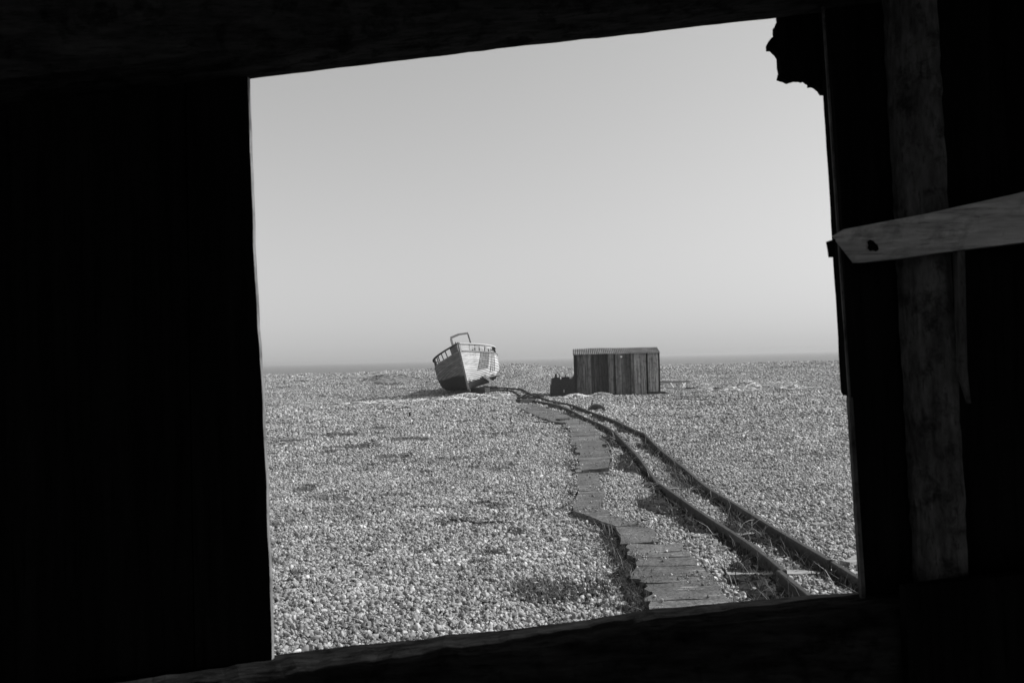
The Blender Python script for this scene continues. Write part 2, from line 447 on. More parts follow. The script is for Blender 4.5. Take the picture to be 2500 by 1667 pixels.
# ------------------------------------------------------------------ narrow gauge track
LR = [(1181, 944), (1225, 950), (1253, 953), (1270, 964), (1290, 975), (1314, 979), (1336, 982), (1365, 989), (1394, 1000), (1418, 1013), (1442, 1024), (1467, 1034), (1486, 1044), (1505, 1056), (1534, 1085), (1564, 1116), (1588, 1150), (1610, 1178), (1659, 1212), (1721, 1256), (1783, 1294), (1846, 1333), (1914, 1391), (1954, 1426), (1991, 1452), (2090, 1525)]
RR = [(1181, 941), (1214, 945), (1253, 947), (1274, 948), (1297, 961), (1345, 977), (1399, 987), (1418, 995), (1442, 1004), (1479, 1017), (1515, 1031), (1547, 1048), (1573, 1057), (1597, 1082), (1627, 1109), (1660, 1133), (1690, 1157), (1721, 1187), (1783, 1221), (1846, 1262), (1908, 1297), (1970, 1336), (2026, 1367), (2094, 1408), (2230, 1495)]
RH = .115
Lw = [G(px, py, RH) for px, py in LR]; Rw = [G(px, py, RH) for px, py in RR]
def polyY(pts, y):                  # x on a rail at distance y
    for a, c in zip(pts[:-1], pts[1:]):
        if min(a.y, c.y) <= y <= max(a.y, c.y) and abs(a.y - c.y) > 1e-6:
            t = (y - a.y) / (c.y - a.y); return a.x + (c.x - a.x) * t
    return None
RPROF = [(-.038, 0), (.038, 0), (.038, .008), (.007, .016), (.007, .074), (.023, .084), (.023, .105), (.018, .111), (-.018, .111), (-.023, .105), (-.023, .084), (-.007, .074), (-.007, .016), (-.038, .008)]
def resample(pts, step):
    o = [pts[0]]
    for a, c in zip(pts[:-1], pts[1:]):
        n = max(1, int((c - a).length / step))
        for k in range(1, n + 1): o.append(a.lerp(c, k / n))
    return o
def smooth_pts(pts, it=2):
    for _ in range(it):
        pts = [pts[0]] + [(pts[i - 1] + pts[i] * 2 + pts[i + 1]) / 4 for i in range(1, len(pts) - 1)] + [pts[-1]]
    return pts
def make_rail(pts, label, s=1.0, off=(0, 0, 0)):
    pts = [p + Vector(off) for p in smooth_pts(resample(pts, .35))]
    b = MB(); vs = []; m = len(RPROF)
    for k, p in enumerate(pts):
        d = (pts[min(k + 1, len(pts) - 1)] - pts[max(k - 1, 0)]); d.z = 0; d.normalize()
        x = Vector((d.y, -d.x, 0))
        for (u, w) in RPROF: vs.append(Vector((p.x, p.y, p.z - RH)) + x * u * s + Vector((0, 0, w + .004)))
    fs = []
    for k in range(len(pts) - 1):
        for i in range(m):
            j = (i + 1) % m; fs.append((k * m + i, k * m + j, (k + 1) * m + j, (k + 1) * m + i))
    fs.append(tuple(range(m))); fs.append(tuple((len(pts) - 1) * m + i for i in reversed(range(m))))
    b.add(vs, fs); o = b.build('rail', M_rail, recalc=True)
    # origin stays at the world origin; the shape is where it lies
    return tag(o, label, 'rail', 'lengths of the narrow track')
def cut(a, c, i0, i1): return a[i0:i1 + 1]
make_rail(cut(Lw, 0, 22, 25), 'nearest length of the left rail, set off at its joint just above the sill', off=(-.035, 0, 0))
make_rail(cut(Lw, 0, 17, 22), 'long straight rusty length of the left rail beside bleached sleeper ends')
make_rail(cut(Lw, 0, 13, 17), 'left rail length passing the narrow slabs, dark scrub in front of it', off=(-.012, .0, -.006))
make_rail(cut(Lw, 0, 4, 13), 'curved far length of the left rail running along the boarded path')
make_rail(cut(Lw, 0, 0, 3), 'farthest bit of left rail, lying between the boat and the dark baulk')
make_rail(cut(Rw, 0, 22, 24), 'nearest length of the right rail, ending at the right window jamb', off=(.02, 0, -.008))
make_rail(cut(Rw, 0, 12, 22), 'long straight dark length of the right rail below the half-buried drum', off=(0, 0, .004))
make_rail(cut(Rw, 0, 4, 12), 'curved far length of the right rail passing the half-buried drum')
make_rail(cut(Rw, 0, 0, 4), 'farthest length of right rail, bending away behind the boat')

ys = 5.0; sleepers = []
while ys < 34:
    xl, xr = polyY(Lw, ys), polyY(Rw, ys)
    if xl is not None and xr is not None: sleepers.append((ys, xl, xr))
    ys += 1.42
for (ys, xl, xr) in sleepers:
    p = Vector(((xl + xr) / 2 - .06, ys, 0))
    y2 = ys + .3
    d = Vector(((polyY(Lw, y2) or xl) - xl, .3, 0)).normalized(); nrm = Vector((d.y, -d.x, 0))
    Lh = random.uniform(.46, .56)
    a = p - nrm * Lh; c = p + nrm * Lh
    a.z = float(Z(a.x, a.y)) - .022; c.z = float(Z(c.x, c.y)) - .022
    b = MB()
    b.bar(a, c, .075, .09, tone=random.uniform(.8, 1.25), seg=8, j=.006)
    b.bar(a + d * .082 + Vector((random.uniform(.0, .1), 0, -.006)), c + d * .082 - Vector((random.uniform(.0, .15), 0, .006)), .07, .09, tone=random.uniform(.8, 1.2), seg=8, j=.006)
    tag(b.build('sleeper', M_timber, recalc=True), 'split bleached timber sleeper half sunk in shingle under the rails', 'sleeper', 'sleepers of the narrow track')

# ------------------------------------------------------------------ concrete path
PT = .075
slab_polys = []                     # world outlines, so that pebbles keep off
def slab(name, px4, label, cat, group=None, tone=1.0, zoff=0.0, n=(7, 6), thick=.15, rag=.008, tilt=0.0, lump=.006, ragv=.4):
    tl, tr, br, bl = [G(x, y, PT + zoff) for x, y in px4]
    slab_polys.append([(p.x, p.y) for p in (tl, tr, br, bl)])
    b = MB(); nu, nv = n; vs = []
    ph = random.uniform(0, 60)
    for j in range(nv + 1):
        for i in range(nu + 1):
            u, v = i / nu, j / nv
            p = tl.lerp(tr, u).lerp(bl.lerp(br, u), v)
            if i in (0, nu) or j in (0, nv):
                p = p + Vector((random.uniform(-rag, rag) * (2.2 if i in (0, nu) else .6), random.uniform(-rag, rag) * ragv, 0))
            p.z += lump * mnoise.noise(Vector((p.x * 3 + ph, p.y * 3, 0))) + tilt * (u - .5)
            vs.append(p)
    W = nu + 1
    fs = [(j * W + i, (j + 1) * W + i, (j + 1) * W + i + 1, j * W + i + 1) for j in range(nv) for i in range(nu)]
    rim = [i for i in range(W)] + [j * W + nu for j in range(1, nv + 1)] + [nv * W + i for i in range(nu - 1, -1, -1)] + [j * W for j in range(nv - 1, 0, -1)]
    base = len(vs)
    for r in rim: vs.append(vs[r] + Vector((0, 0, -thick)))
    for k in range(len(rim)):
        k2 = (k + 1) % len(rim); fs.append((rim[k], rim[k2], base + k2, base + k))
    b.add(vs, fs, tone)
    return tag(b.build(name, M_conc, recalc=True), label, cat, group)

slab('concrete_slab', [(1409, 1155), (1460, 1152.5), (1469.5, 1193), (1412, 1199)], 'narrow upright-looking slab just below the crack where the wide path ends', 'slab', tone=1.0)
slab('concrete_slab', [(1413, 1200.5), (1474, 1195), (1465.5, 1238), (1399, 1245)], 'slab at the left kink of the path, wider at its lower end', 'slab', tone=.98, zoff=-.008)
slab('concrete_slab', [(1400, 1246), (1466, 1239), (1560, 1277), (1506, 1284)], 'long slab lying diagonally where the path swings right', 'slab', tone=1.02, n=(5, 10))
slab('concrete_slab', [(1507, 1284.5), (1592, 1288), (1604, 1322), (1518, 1327)], 'smooth slab between the diagonal slab and the wide near strips', 'slab', tone=.95, zoff=.004)
near_l = [(1527, 1330), (1536, 1349), (1548, 1362), (1556, 1381), (1549, 1411), (1575, 1424), (1585, 1443), (1588, 1466), (1592, 1500)]
near_r = [(1660, 1324), (1681, 1344), (1690, 1357), (1708, 1378), (1734, 1404), (1747, 1420), (1762, 1438), (1778, 1461), (1806, 1494)]
for i in range(8):
    slab('concrete_strip', [(near_l[i][0], near_l[i][1]), near_r[i], (near_r[i + 1][0], near_r[i + 1][1]), (near_l[i + 1][0] - random.uniform(0, 4), near_l[i + 1][1] - (1.6 if i in (1, 4, 6) else 0))],
         'rough speckled concrete strip in the wide near stretch of path', 'paving strip', 'wide strips of the near path', tone=random.uniform(.92, 1.06), zoff=random.uniform(-.002, .002), rag=.018, n=(22, 3), lump=.014, ragv=.08)
far_l = [(1256, 990), (1280, 1001), (1300, 1011), (1328, 1022), (1357, 1030), (1384, 1031), (1391, 1056), (1401, 1085), (1413, 1109), (1409, 1127), (1409, 1152)]
far_r = [(1304, 986), (1345, 1000), (1362, 1006.5), (1381, 1013), (1404, 1022), (1440, 1033), (1458, 1055), (1474, 1083), (1488, 1102), (1490, 1121), (1482, 1147)]
def interp(pts, n):
    o = []; m = len(pts) - 1
    for k in range(n + 1):
        t = k / n * m; i = min(int(t), m - 1); f = t - i
        o.append((pts[i][0] + (pts[i + 1][0] - pts[i][0]) * f, pts[i][1] + (pts[i + 1][1] - pts[i][1]) * f))
    return o
NB = 27
fl, fr = interp(far_l, NB), interp(far_r, NB)
for i in range(NB):
    a = fl[i]; c = fl[i + 1]
    slab('path_board', [(a[0] + random.uniform(-2, 2), a[1]), (fr[i][0] + random.uniform(-2, 2), fr[i][1]), (fr[i + 1][0], fr[i + 1][1] - .1), (c[0], c[1] - .1)],
         'grey crosswise board in the far stretch of the path', 'board', 'crosswise boards of the far path', tone=random.uniform(.85, 1.15), zoff=random.uniform(-.005, .004), rag=.03, n=(10, 2), ragv=.15, lump=.012)

# ------------------------------------------------------------------ low plants and painted shade: mats and blades
def inpoly(x, y, poly):
    ins = np.zeros(len(x), bool); n = len(poly); j = n - 1
    for i in range(n):
        xi, yi = poly[i]; xj, yj = poly[j]
        c = ((yi > y) != (yj > y)) & (x < (xj - xi) * (y - yi) / (yj - yi + 1e-12) + xi)
        ins ^= c; j = i
    return ins

patches = []                        # (x, y, rx, ry) of moss, low plants and painted shadow on the shingle
def pat(px, py, wpx, hpx):
    p = G(px, py); q = G(px + wpx / 2, py); r1 = G(px, py - hpx / 2); r2 = G(px, py + hpx / 2)
    rx = abs(q.x - p.x); ry = abs(r1.y - r2.y) / 2
    if 4 < p.y < 92: patches.append((p.x, p.y, rx, min(ry, rx * 3, 1.2 + rx)))
for a in [(1365, 1442, 300, 72), (1300, 1432, 120, 40), (1200, 1350, 80, 16), (1205, 1236, 60, 18), (1090, 1272, 90, 16), (1030, 1346, 70, 12), (880, 1090, 120, 12), (800, 1218, 90, 18), (740, 1195, 70, 20),
          (960, 1115, 120, 10), (1110, 1120, 90, 10), (1395, 1140, 60, 44), (1345, 1017, 70, 14), (1370, 1036, 50, 10), (830, 1062, 110, 10), (1000, 1072, 120, 8), (700, 1078, 70, 10), (690, 1034, 70, 6),
          (1172, 1372, 60, 12), (900, 1345, 60, 10), (1210, 1060, 80, 7), (1700, 1020, 90, 5), (1850, 1075, 90, 5), (1980, 1110, 80, 6), (1640, 1052, 70, 4), (960, 1208, 90, 10), (1050, 1180, 80, 8), (720, 1400, 60, 16), (660, 1370, 40, 20),
          (1180, 1280, 60, 8), (1240, 1205, 90, 8), (1930, 1000, 80, 5), (1740, 990, 100, 5), (1690, 972, 120, 8), (930, 1045, 80, 6), (1120, 1030, 60, 5),
          (905, 976, 90, 3), (955, 970, 120, 3), (950, 936, 90, 4), (1000, 948, 120, 3), (1035, 941, 60, 4), (760, 912, 40, 3), (740, 930, 60, 3), (850, 925, 70, 3), (700, 945, 60, 3), (930, 917, 44, 5), (970, 910, 40, 4)]:  # first pair paints the thin tail of the boat's shadow
    pat(*a)
for k in range(46):
    px = random.uniform(640, 1380); py = 985 + 330 * random.random() ** 1.3
    pat(px, py, random.uniform(16, 60), random.uniform(2, 4) + (py - 950) * random.uniform(.01, .03))
for k in range(40):
    px = random.uniform(1560, 2060); py = 968 + 190 * random.random() ** 1.5
    if py > 960 + (px - 1480) * .8: continue
    pat(px, py, random.uniform(20, 70), random.uniform(1.5, 4))
for k in range(60):                 # streaks on the far bank
    px = random.uniform(640, 2060); py = random.uniform(893, 940) - (px - 640) * .022
    pat(px, py, random.uniform(14, 50), random.uniform(.6, 1.6))

mat_b = MB(); gr = MB()
def mat_patch(x, y, rx, ry, h=.02, tone=1.0):
    nseg, nr = 18, 4; ph = random.uniform(0, 99); vs = [(x, y, float(Z(x, y)) + h)]
    for r in range(1, nr + 1):
        for k in range(nseg):
            t = 2 * math.pi * k / nseg
            w = r / nr * (.72 + .4 * mnoise.noise(Vector((math.cos(t) * 1.5 + ph, math.sin(t) * 1.5, 0))))
            xx, yy = x + rx * w * math.cos(t), y + ry * w * math.sin(t)
            hh = h * (1 - (r / nr) ** 2) + min(.018, h * .8) * random.random() - (.03 if r == nr else 0)
            vs.append((xx, yy, float(Z(xx, yy)) + hh))
    fs = [(0, 1 + k, 1 + (k + 1) % nseg) for k in range(nseg)]
    for r in range(nr - 1):
        for k in range(nseg):
            a = 1 + r * nseg + k; c = 1 + r * nseg + (k + 1) % nseg
            fs.append((a, a + nseg, c + nseg, c))
    mat_b.add(vs, fs, tone)
def blade(mb, x, y, z, h, lean, w, tone):
    t = random.uniform(0, 6.283); dx, dy = math.cos(t), math.sin(t)
    px, py = -dy * w, dx * w
    l1 = lean * h * .35; l2 = lean * h
    mb.add([(x - px, y - py, z), (x + px, y + py, z), (x + dx * l1 + px * .7, y + dy * l1 + py * .7, z + h * .6), (x + dx * l1 - px * .7, y + dy * l1 - py * .7, z + h * .6),
            (x + dx * l2, y + dy * l2, z + h)], [(0, 1, 2, 3), (3, 2, 4)], tone)
for i, (x, y, rx, ry) in enumerate(patches):
    tn_ = random.uniform(1.3, 2.3); ph = random.uniform(0, 99)
    cs = .012 + .0026 * y
    nc = int(min(420, 8 + 1.1 * rx * ry / cs ** 2))
    for k in range(nc):
        a = random.uniform(0, 6.283); r = random.random() ** .6
        r *= 1 + .35 * mnoise.noise(Vector((math.cos(a) * 2 + ph, math.sin(a) * 2, 0)))
        xx, yy = x + rx * r * math.cos(a), y + ry * r * math.sin(a)
        mat_patch(xx, yy, cs * random.uniform(.6, 1.6), cs * random.uniform(.6, 1.6), .004 + .0005 * y, tn_ * random.uniform(.7, 1.4))
    if y < 22:
        n = int(min(4200, 2600 * rx * ry * (8 / max(y, 6)) ** 1.2)) + 30
        for k in range(n):
            a = random.uniform(0, 6.283); r = math.sqrt(random.random()) * 1.0
            xx, yy = x + rx * r * math.cos(a), y + ry * r * math.sin(a)
            blade(gr, xx, yy, float(Z(xx, yy)), random.uniform(.015, .045), random.uniform(.2, 1.4), .002 + .00015 * y, random.choice((.7, 1.0, 1.4, 2.0)))
# scrub alongside rails and in the drop left of path, with painted shade
yy_ = 4.6
strip_pts = []
while yy_ < 32:
    st = .16 + yy_ * .006
    for pts, o0, o1 in ((Lw, -.40, -.03), (Rw, -.27, -.03)):
        xr = polyY(pts, yy_)
        if xr is None: continue
        wide = .75 + .5 * math.sin(yy_ * 1.7 + o0 * 20) + .25 * math.sin(yy_ * 4.1)
        x0 = xr + o0 * max(.35, wide); x1 = xr + o1
        strip_pts.append((yy_, x0, x1 + .04))
        mat_patch((x0 + x1) / 2, yy_, (x1 - x0) * .7, st * .9, .022, random.uniform(.3, .7))  # dark tone holds the rail's shadow as well as scrub
        mat_patch((x0 + x1) / 2 + .06, yy_ + random.uniform(-.05, .05), (x1 - x0) * .45, st * .6, .045, random.uniform(.3, .8))
        for k in range(int(26 * max(.3, wide) * min(1, 9 / yy_))):
            xx = random.uniform(x0 - .02, x1); yj = yy_ + random.uniform(-st, st) * .6
            tall = random.random() < .12
            blade(gr, xx, yj, float(Z(xx, yj)) + .01, random.uniform(.12, .22) if tall else random.uniform(.03, .11), random.uniform(.3, 1.6), .0022 + .0002 * yy_, random.choice((.4, .6, .9, 2.6 if tall else 1.2)))
    yy_ += st
edge_px = near_l + [(1510, 1290), (1514, 1310), (1408, 1126), (1391, 1056), (1401, 1085), (1408, 1105)]
for (px, py) in edge_px:
    p = G(px, py, 0)
    if p.y > 9 and random.random() < .5: continue
    for k in range(3 if p.y > 9 else 9):
        mat_patch(p.x - .1 + random.uniform(-.05, .03), p.y + random.uniform(-.12, .12), random.uniform(.07, .14), random.uniform(.08, .2), .03, random.uniform(.35, .8))
    for k in range(90 if p.y > 9 else 420):
        xx = p.x - abs(random.gauss(0, .09 if p.y > 9 else .15)) + .02; yj = p.y + random.uniform(-.2, .2)
        tall = random.random() < .06
        blade(gr, xx, yj, float(Z(xx, yj)), random.uniform(.09, .17) if tall else random.uniform(.02, .065), random.uniform(.4, 1.8), .002 + .0001 * p.y, random.choice((.25, .4, .6, 2.0 if tall else .9)))  # tones lowered to paint in the shadow at the path edge
# straw: long pale bent stems between the rails
def straw(mb, x, y, L, tone=3.0):
    t = random.uniform(0, 6.283); h = random.uniform(.03, .11)
    pts = []
    for k in range(6):
        u = k / 5; pts.append(Vector((x + math.cos(t) * L * u + .04 * math.sin(u * 5), y + math.sin(t) * L * u, float(Z(x, y)) + .02 + h * math.sin(u * 2.7))))
    mb.tube(pts, .0018 + .0001 * y, 3, tone)
for (px, py, n) in [(1640, 1150, 26), (1665, 1190, 30), (1620, 1125, 16), (1545, 1125, 7), (1580, 1185, 6), (1600, 1060, 6), (1790, 1260, 8), (1850, 1300, 6), (1690, 1215, 14), (1480, 1080, 6), (1500, 1110, 5)]:
    p = G(px, py)
    for k in range(n // 2): straw(gr, p.x + random.gauss(0, .22), p.y + random.gauss(0, .4), random.uniform(.12, .4), random.uniform(1.6, 3.6))
    for k in range(n * 8):
        xx, yj = p.x + random.gauss(0, .16), p.y + random.gauss(0, .35)
        blade(gr, xx, yj, float(Z(xx, yj)), random.uniform(.04, .16), random.uniform(.3, 1.4), .003, random.choice((.6, 1, 1.5, 2.2)))
tag(mat_b.build('ground_cover_and_shade', M_moss_shade), 'dark low moss and mat plants in patches over the shingle, some painting in shadow', 'ground cover', kind='stuff')
tag(gr.build('dry_grass', M_grass), 'short wiry grass and dry straw along rails and path edges', 'grass', kind='stuff')

# ------------------------------------------------------------------ shingle: one object of instanced pebbles
def shingle():
    X = []; Y = []; Sz = []
    def batch(n, y0, y1, ref, size):
        u = rng.random(n)
        if ref: y = y0 * (y1 / y0) ** u                    # density falls with 1 / y^2 while the stones coarsen
        else: y = np.sqrt(y0 ** 2 + u * (y1 ** 2 - y0 ** 2))
        x = rng.uniform(0, 1, n) * (.86 * y + 2.2) - (.37 * y + 1.1)
        s = size * np.exp(np.clip(rng.normal(0, .46, n), -.9, 1.0))
        if ref: s = s * (y / y0)
        X.append(x); Y.append(y); Sz.append(s)
    batch(150000, 3.9, 8, False, .0086); batch(220000, 8, 13, False, .0092)
    batch(340000, 13, 34, True, .0098)
    batch(280000, 34, 98, True, .0175)
    batch(300, 3.9, 22, False, .02)
    x = np.concatenate(X); y = np.concatenate(Y); s = np.concatenate(Sz)
    keep = np.ones(len(x), bool); zup = np.zeros(len(x))
    rnd = rng.random(len(x))
    le = [G(px, py, 0) for px, py in far_l + [(1412, 1199), (1399, 1245), (1435, 1258), (1505, 1284)] + near_l[:5]]
    ly = np.array([p.y for p in le]); lx = np.array([p.x for p in le]); o = np.argsort(ly)
    xe = np.interp(y, ly[o], lx[o])                        # stones banked here and there against the path edge
    bank = (y > 8.6) & (y < 29) & (x > xe - .2) & (x < xe + .03) & (wob(x * .5, y, 2.6, .7) > -.1)
    keep[(y < 8.6) & (x > xe - .26) & (x < xe + .01) & (rnd > .1 + 1.2 * np.clip((xe - .09 - x) / .17, 0, 1))] = False
    zup[bank] = PT * np.clip(1.0 - (xe[bank] - x[bank]) / .2, 0, 1) * rng.uniform(.2, 1.05, bank.sum())
    for poly in slab_polys:
        yl = [p[1] for p in poly]; xl = [p[0] for p in poly]
        m = (y > min(yl)) & (y < max(yl)) & (x > min(xl)) & (x < max(xl))
        k = np.where(m)[0]
        if len(k):
            ins = k[inpoly(x[k], y[k], poly)]
            top = rnd[ins] < np.where(wob(x[ins], y[ins], 5.0, 2.2) > .42, .22, .025)
            keep[ins[~top]] = False; zup[ins[top]] = PT + .006; s[ins[top]] *= .55
    for (cx, cy, rx, ry) in patches:
        m = (abs(x - cx) < rx) & (abs(y - cy) < ry); k = np.where(m)[0]
        if len(k):
            d = ((x[k] - cx) / rx) ** 2 + ((y[k] - cy) / ry) ** 2
            keep[k[(d < 1) & (rnd[k] > .06 + .6 * d ** 1.8)]] = False
    for pts, o0, o1, pr in ((Lw, -.36, -.01, .07), (Rw, -.24, -.01, .07)):
        py = np.array([p.y for p in pts])[::-1]; pxx = np.array([p.x for p in pts])[::-1]
        o = np.argsort(py); xr = np.interp(y, py[o], pxx[o])
        wide = np.clip(.75 + .5 * np.sin(y * 1.7 + o0 * 20 * (1.13 if o0 < -.25 else 1.2)) + .25 * np.sin(y * 4.1), .35, 2)
        m = (y < 34) & (x > xr + o0 * wide) & (x < xr + o1)
        keep[m & (rnd > pr)] = False
        keep[(y < 36) & (abs(x - xr) < .042)] = False
    for (ys, xl, xr) in sleepers:
        m = (y > ys - .05) & (y < ys + .16) & (x > xl - .3) & (x < xr + .2) & (rnd > .3)
        keep[m] = False
    keep[(y > 41) & (y < 54) & (x > -4.4) & (x < -.9) & (s > .05)] = False
    keep[(y > 36.4) & (y < 41) & (x > 1.7) & (x < 7.2)] = False
    x, y, s, zup = x[keep], y[keep], s[keep], zup[keep]
    n = len(x)
    z = Z(x, y) + zup + s * np.where(y < 34, rng.uniform(-.3, .75, n), rng.uniform(-.3, .4, n))
    me = bpy.data.meshes.new('shingle')
    me.vertices.add(n); me.vertices.foreach_set('co', np.stack([x, y, z], -1).astype(np.float32).ravel())
    a = me.attributes.new('rot', 'FLOAT_VECTOR', 'POINT')
    rot = np.stack([rng.normal(0, .75, n), rng.normal(0, .75, n), rng.uniform(0, 6.283, n)], -1)
    a.data.foreach_set('vector', rot.astype(np.float32).ravel())
    a = me.attributes.new('scl', 'FLOAT_VECTOR', 'POINT')
    scl = np.stack([s * rng.uniform(1.0, 1.5, n), s * rng.uniform(.75, 1.05, n), s * rng.uniform(.5, .85, n)], -1)
    a.data.foreach_set('vector', scl.astype(np.float32).ravel())
    a = me.attributes.new('pick', 'INT', 'POINT')
    pk = rng.integers(0, 6, n) + np.where(y > 11, 6, 0)
    a.data.foreach_set('value', pk.astype(np.int32))
    me.materials.append(M_peb)
    o = bpy.data.objects.new('shingle', me); C.objects.link(o)
    tag(o, 'loose pale flint shingle covering the whole beach', 'shingle', kind='stuff')
    g = bpy.data.node_groups.new('shingle_nodes', 'GeometryNodeTree')
    g.interface.new_socket('Geometry', in_out='INPUT', socket_type='NodeSocketGeometry')
    g.interface.new_socket('Geometry', in_out='OUTPUT', socket_type='NodeSocketGeometry')
    N = g.nodes; L = g.links
    gi = N.new('NodeGroupInput'); go = N.new('NodeGroupOutput')
    ip = N.new('GeometryNodeInstanceOnPoints'); ip.inputs['Pick Instance'].default_value = True
    join = N.new('GeometryNodeJoinGeometry')
    chain = []
    for k in range(12):
        ico = N.new('GeometryNodeMeshIcoSphere'); ico.inputs['Radius'].default_value = 1; ico.inputs['Subdivisions'].default_value = 3 if k < 6 else 2
        pos = N.new('GeometryNodeInputPosition')
        no = N.new('ShaderNodeTexNoise'); no.noise_dimensions = '4D'; no.inputs['W'].default_value = 3.7 * k
        no.inputs['Scale'].default_value = .75; no.inputs['Detail'].default_value = 1.5
        L.new(pos.outputs[0], no.inputs['Vector'])
        sub = N.new('ShaderNodeVectorMath'); sub.operation = 'SUBTRACT'; L.new(no.outputs['Color'], sub.inputs[0]); sub.inputs[1].default_value = (.5, .5, .5)
        scn = N.new('ShaderNodeVectorMath'); scn.operation = 'SCALE'; L.new(sub.outputs[0], scn.inputs[0]); scn.inputs['Scale'].default_value = 1.3
        sp = N.new('GeometryNodeSetPosition'); L.new(ico.outputs['Mesh'], sp.inputs['Geometry']); L.new(scn.outputs[0], sp.inputs['Offset'])
        sm = N.new('GeometryNodeSetShadeSmooth'); L.new(sp.outputs[0], sm.inputs[0])
        mt = N.new('GeometryNodeSetMaterial'); mt.inputs['Material'].default_value = M_peb; L.new(sm.outputs[0], mt.inputs['Geometry'])
        gt = N.new('GeometryNodeGeometryToInstance'); L.new(mt.outputs[0], gt.inputs[0]); chain.append(gt)
    for gt in reversed(chain): L.new(gt.outputs[0], join.inputs[0])
    def na(name, t):
        q = N.new('GeometryNodeInputNamedAttribute'); q.data_type = t; q.inputs['Name'].default_value = name; return q.outputs[0]
    L.new(gi.outputs[0], ip.inputs['Points']); L.new(join.outputs[0], ip.inputs['Instance'])
    L.new(na('pick', 'INT'), ip.inputs['Instance Index'])
    L.new(na('rot', 'FLOAT_VECTOR'), ip.inputs['Rotation']); L.new(na('scl', 'FLOAT_VECTOR'), ip.inputs['Scale'])
    L.new(ip.outputs[0], go.inputs[0])
    md = o.modifiers.new('pebbles', 'NODES'); md.node_group = g
    return o
shingle()

# ------------------------------------------------------------------ the stranded boat
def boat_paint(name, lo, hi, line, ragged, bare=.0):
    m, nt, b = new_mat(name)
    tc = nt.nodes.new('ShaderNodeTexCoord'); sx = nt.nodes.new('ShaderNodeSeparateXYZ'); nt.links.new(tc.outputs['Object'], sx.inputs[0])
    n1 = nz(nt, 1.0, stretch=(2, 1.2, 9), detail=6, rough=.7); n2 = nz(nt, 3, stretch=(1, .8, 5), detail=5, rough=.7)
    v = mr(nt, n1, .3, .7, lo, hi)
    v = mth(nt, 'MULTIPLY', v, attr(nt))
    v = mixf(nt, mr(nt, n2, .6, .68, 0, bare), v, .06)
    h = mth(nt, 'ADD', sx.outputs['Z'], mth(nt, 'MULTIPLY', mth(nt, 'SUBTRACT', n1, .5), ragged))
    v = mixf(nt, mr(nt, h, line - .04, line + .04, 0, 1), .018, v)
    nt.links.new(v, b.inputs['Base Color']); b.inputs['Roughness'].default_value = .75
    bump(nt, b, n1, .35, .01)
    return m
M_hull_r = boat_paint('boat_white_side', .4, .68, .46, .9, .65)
M_hull_l = boat_paint('boat_shaded_side', .08, .3, .8, .5, .4)  # albedo lowered on this side to paint in its shade

def table(h, tab):
    xs_ = [t[0] for t in tab]; ys_ = [t[1] for t in tab]
    return float(np.interp(h, xs_, ys_))
T_MID = [(0, .03), (.03, .58), (.08, .77), (.18, .9), (.35, .965), (.5, .985), (.8, 1.0), (1, .985)]
T_BOW = [(0, .03), (.05, .1), (.2, .34), (.4, .56), (.6, .75), (.8, .9), (1, 1)]
BL = 9.0
def b_half(s):
    t = min(s / 4.2, 1); v = .045 + 1.75 * (1 - (1 - t) ** 2.2)
    if s > 5.2: v -= .42 * ((s - 5.2) / 3.8) ** 2
    return v
def z_rail(s):
    return 1.86 + .60 * max(0, 1 - s / 5.2) ** 1.8 + .16 * max(0, (s - 6) / 3) ** 2
BUL = .37
def hb(s, z):
    w = float(sstep(0, 3.2, np.array(s))); h = min(1, max(0, z / z_rail(s)))
    return b_half(s) * (table(h, T_BOW) * (1 - w) + table(h, T_MID) * w)
def z_keel(s): return .10 * max(0, 1 - s / .7) ** 2
NS = 19
stations = [0.0, .08, .18, .3, .45, .62, .82, 1.05, 1.3, 1.6, 1.95, 2.35, 2.8, 3.3, 3.9, 4.6, 5.4, 6.2, 7.0, 7.8, 8.5, 9.0]
def section(s):
    zt = z_rail(s) - BUL; zk = z_keel(s)
    P = []
    for k in range(121):
        u = (k / 120) ** 1.6
        z = zk + (zt - zk) * u; P.append((hb(s, z), z))
    P.insert(0, (.03, zk - .001))
    d = [0]
    for a, c in zip(P[:-1], P[1:]): d.append(d[-1] + math.hypot(c[0] - a[0], c[1] - a[1]))
    o = []
    for i in range(NS + 1):
        L_ = d[-1] * i / NS
        o.append((float(np.interp(L_, d, [p[0] for p in P])), float(np.interp(L_, d, [p[1] for p in P]))))
    return o
secs = [section(s) for s in stations]
boat = empty('derelict_boat', (0, 0, 0))
tag(boat, 'stranded derelict wooden fishing boat heeled over, one side bare white planking, other side toned dark for shade', 'boat')
hull = MB(); LAP = .022
def outn(sec, i):
    a = sec[max(i - 1, 0)]; c = sec[min(i + 1, NS)]
    t = Vector((c[0] - a[0], c[1] - a[1])); t.normalize() if t.length > 1e-6 else None
    return Vector((t.y, -t.x))
GAP = .13
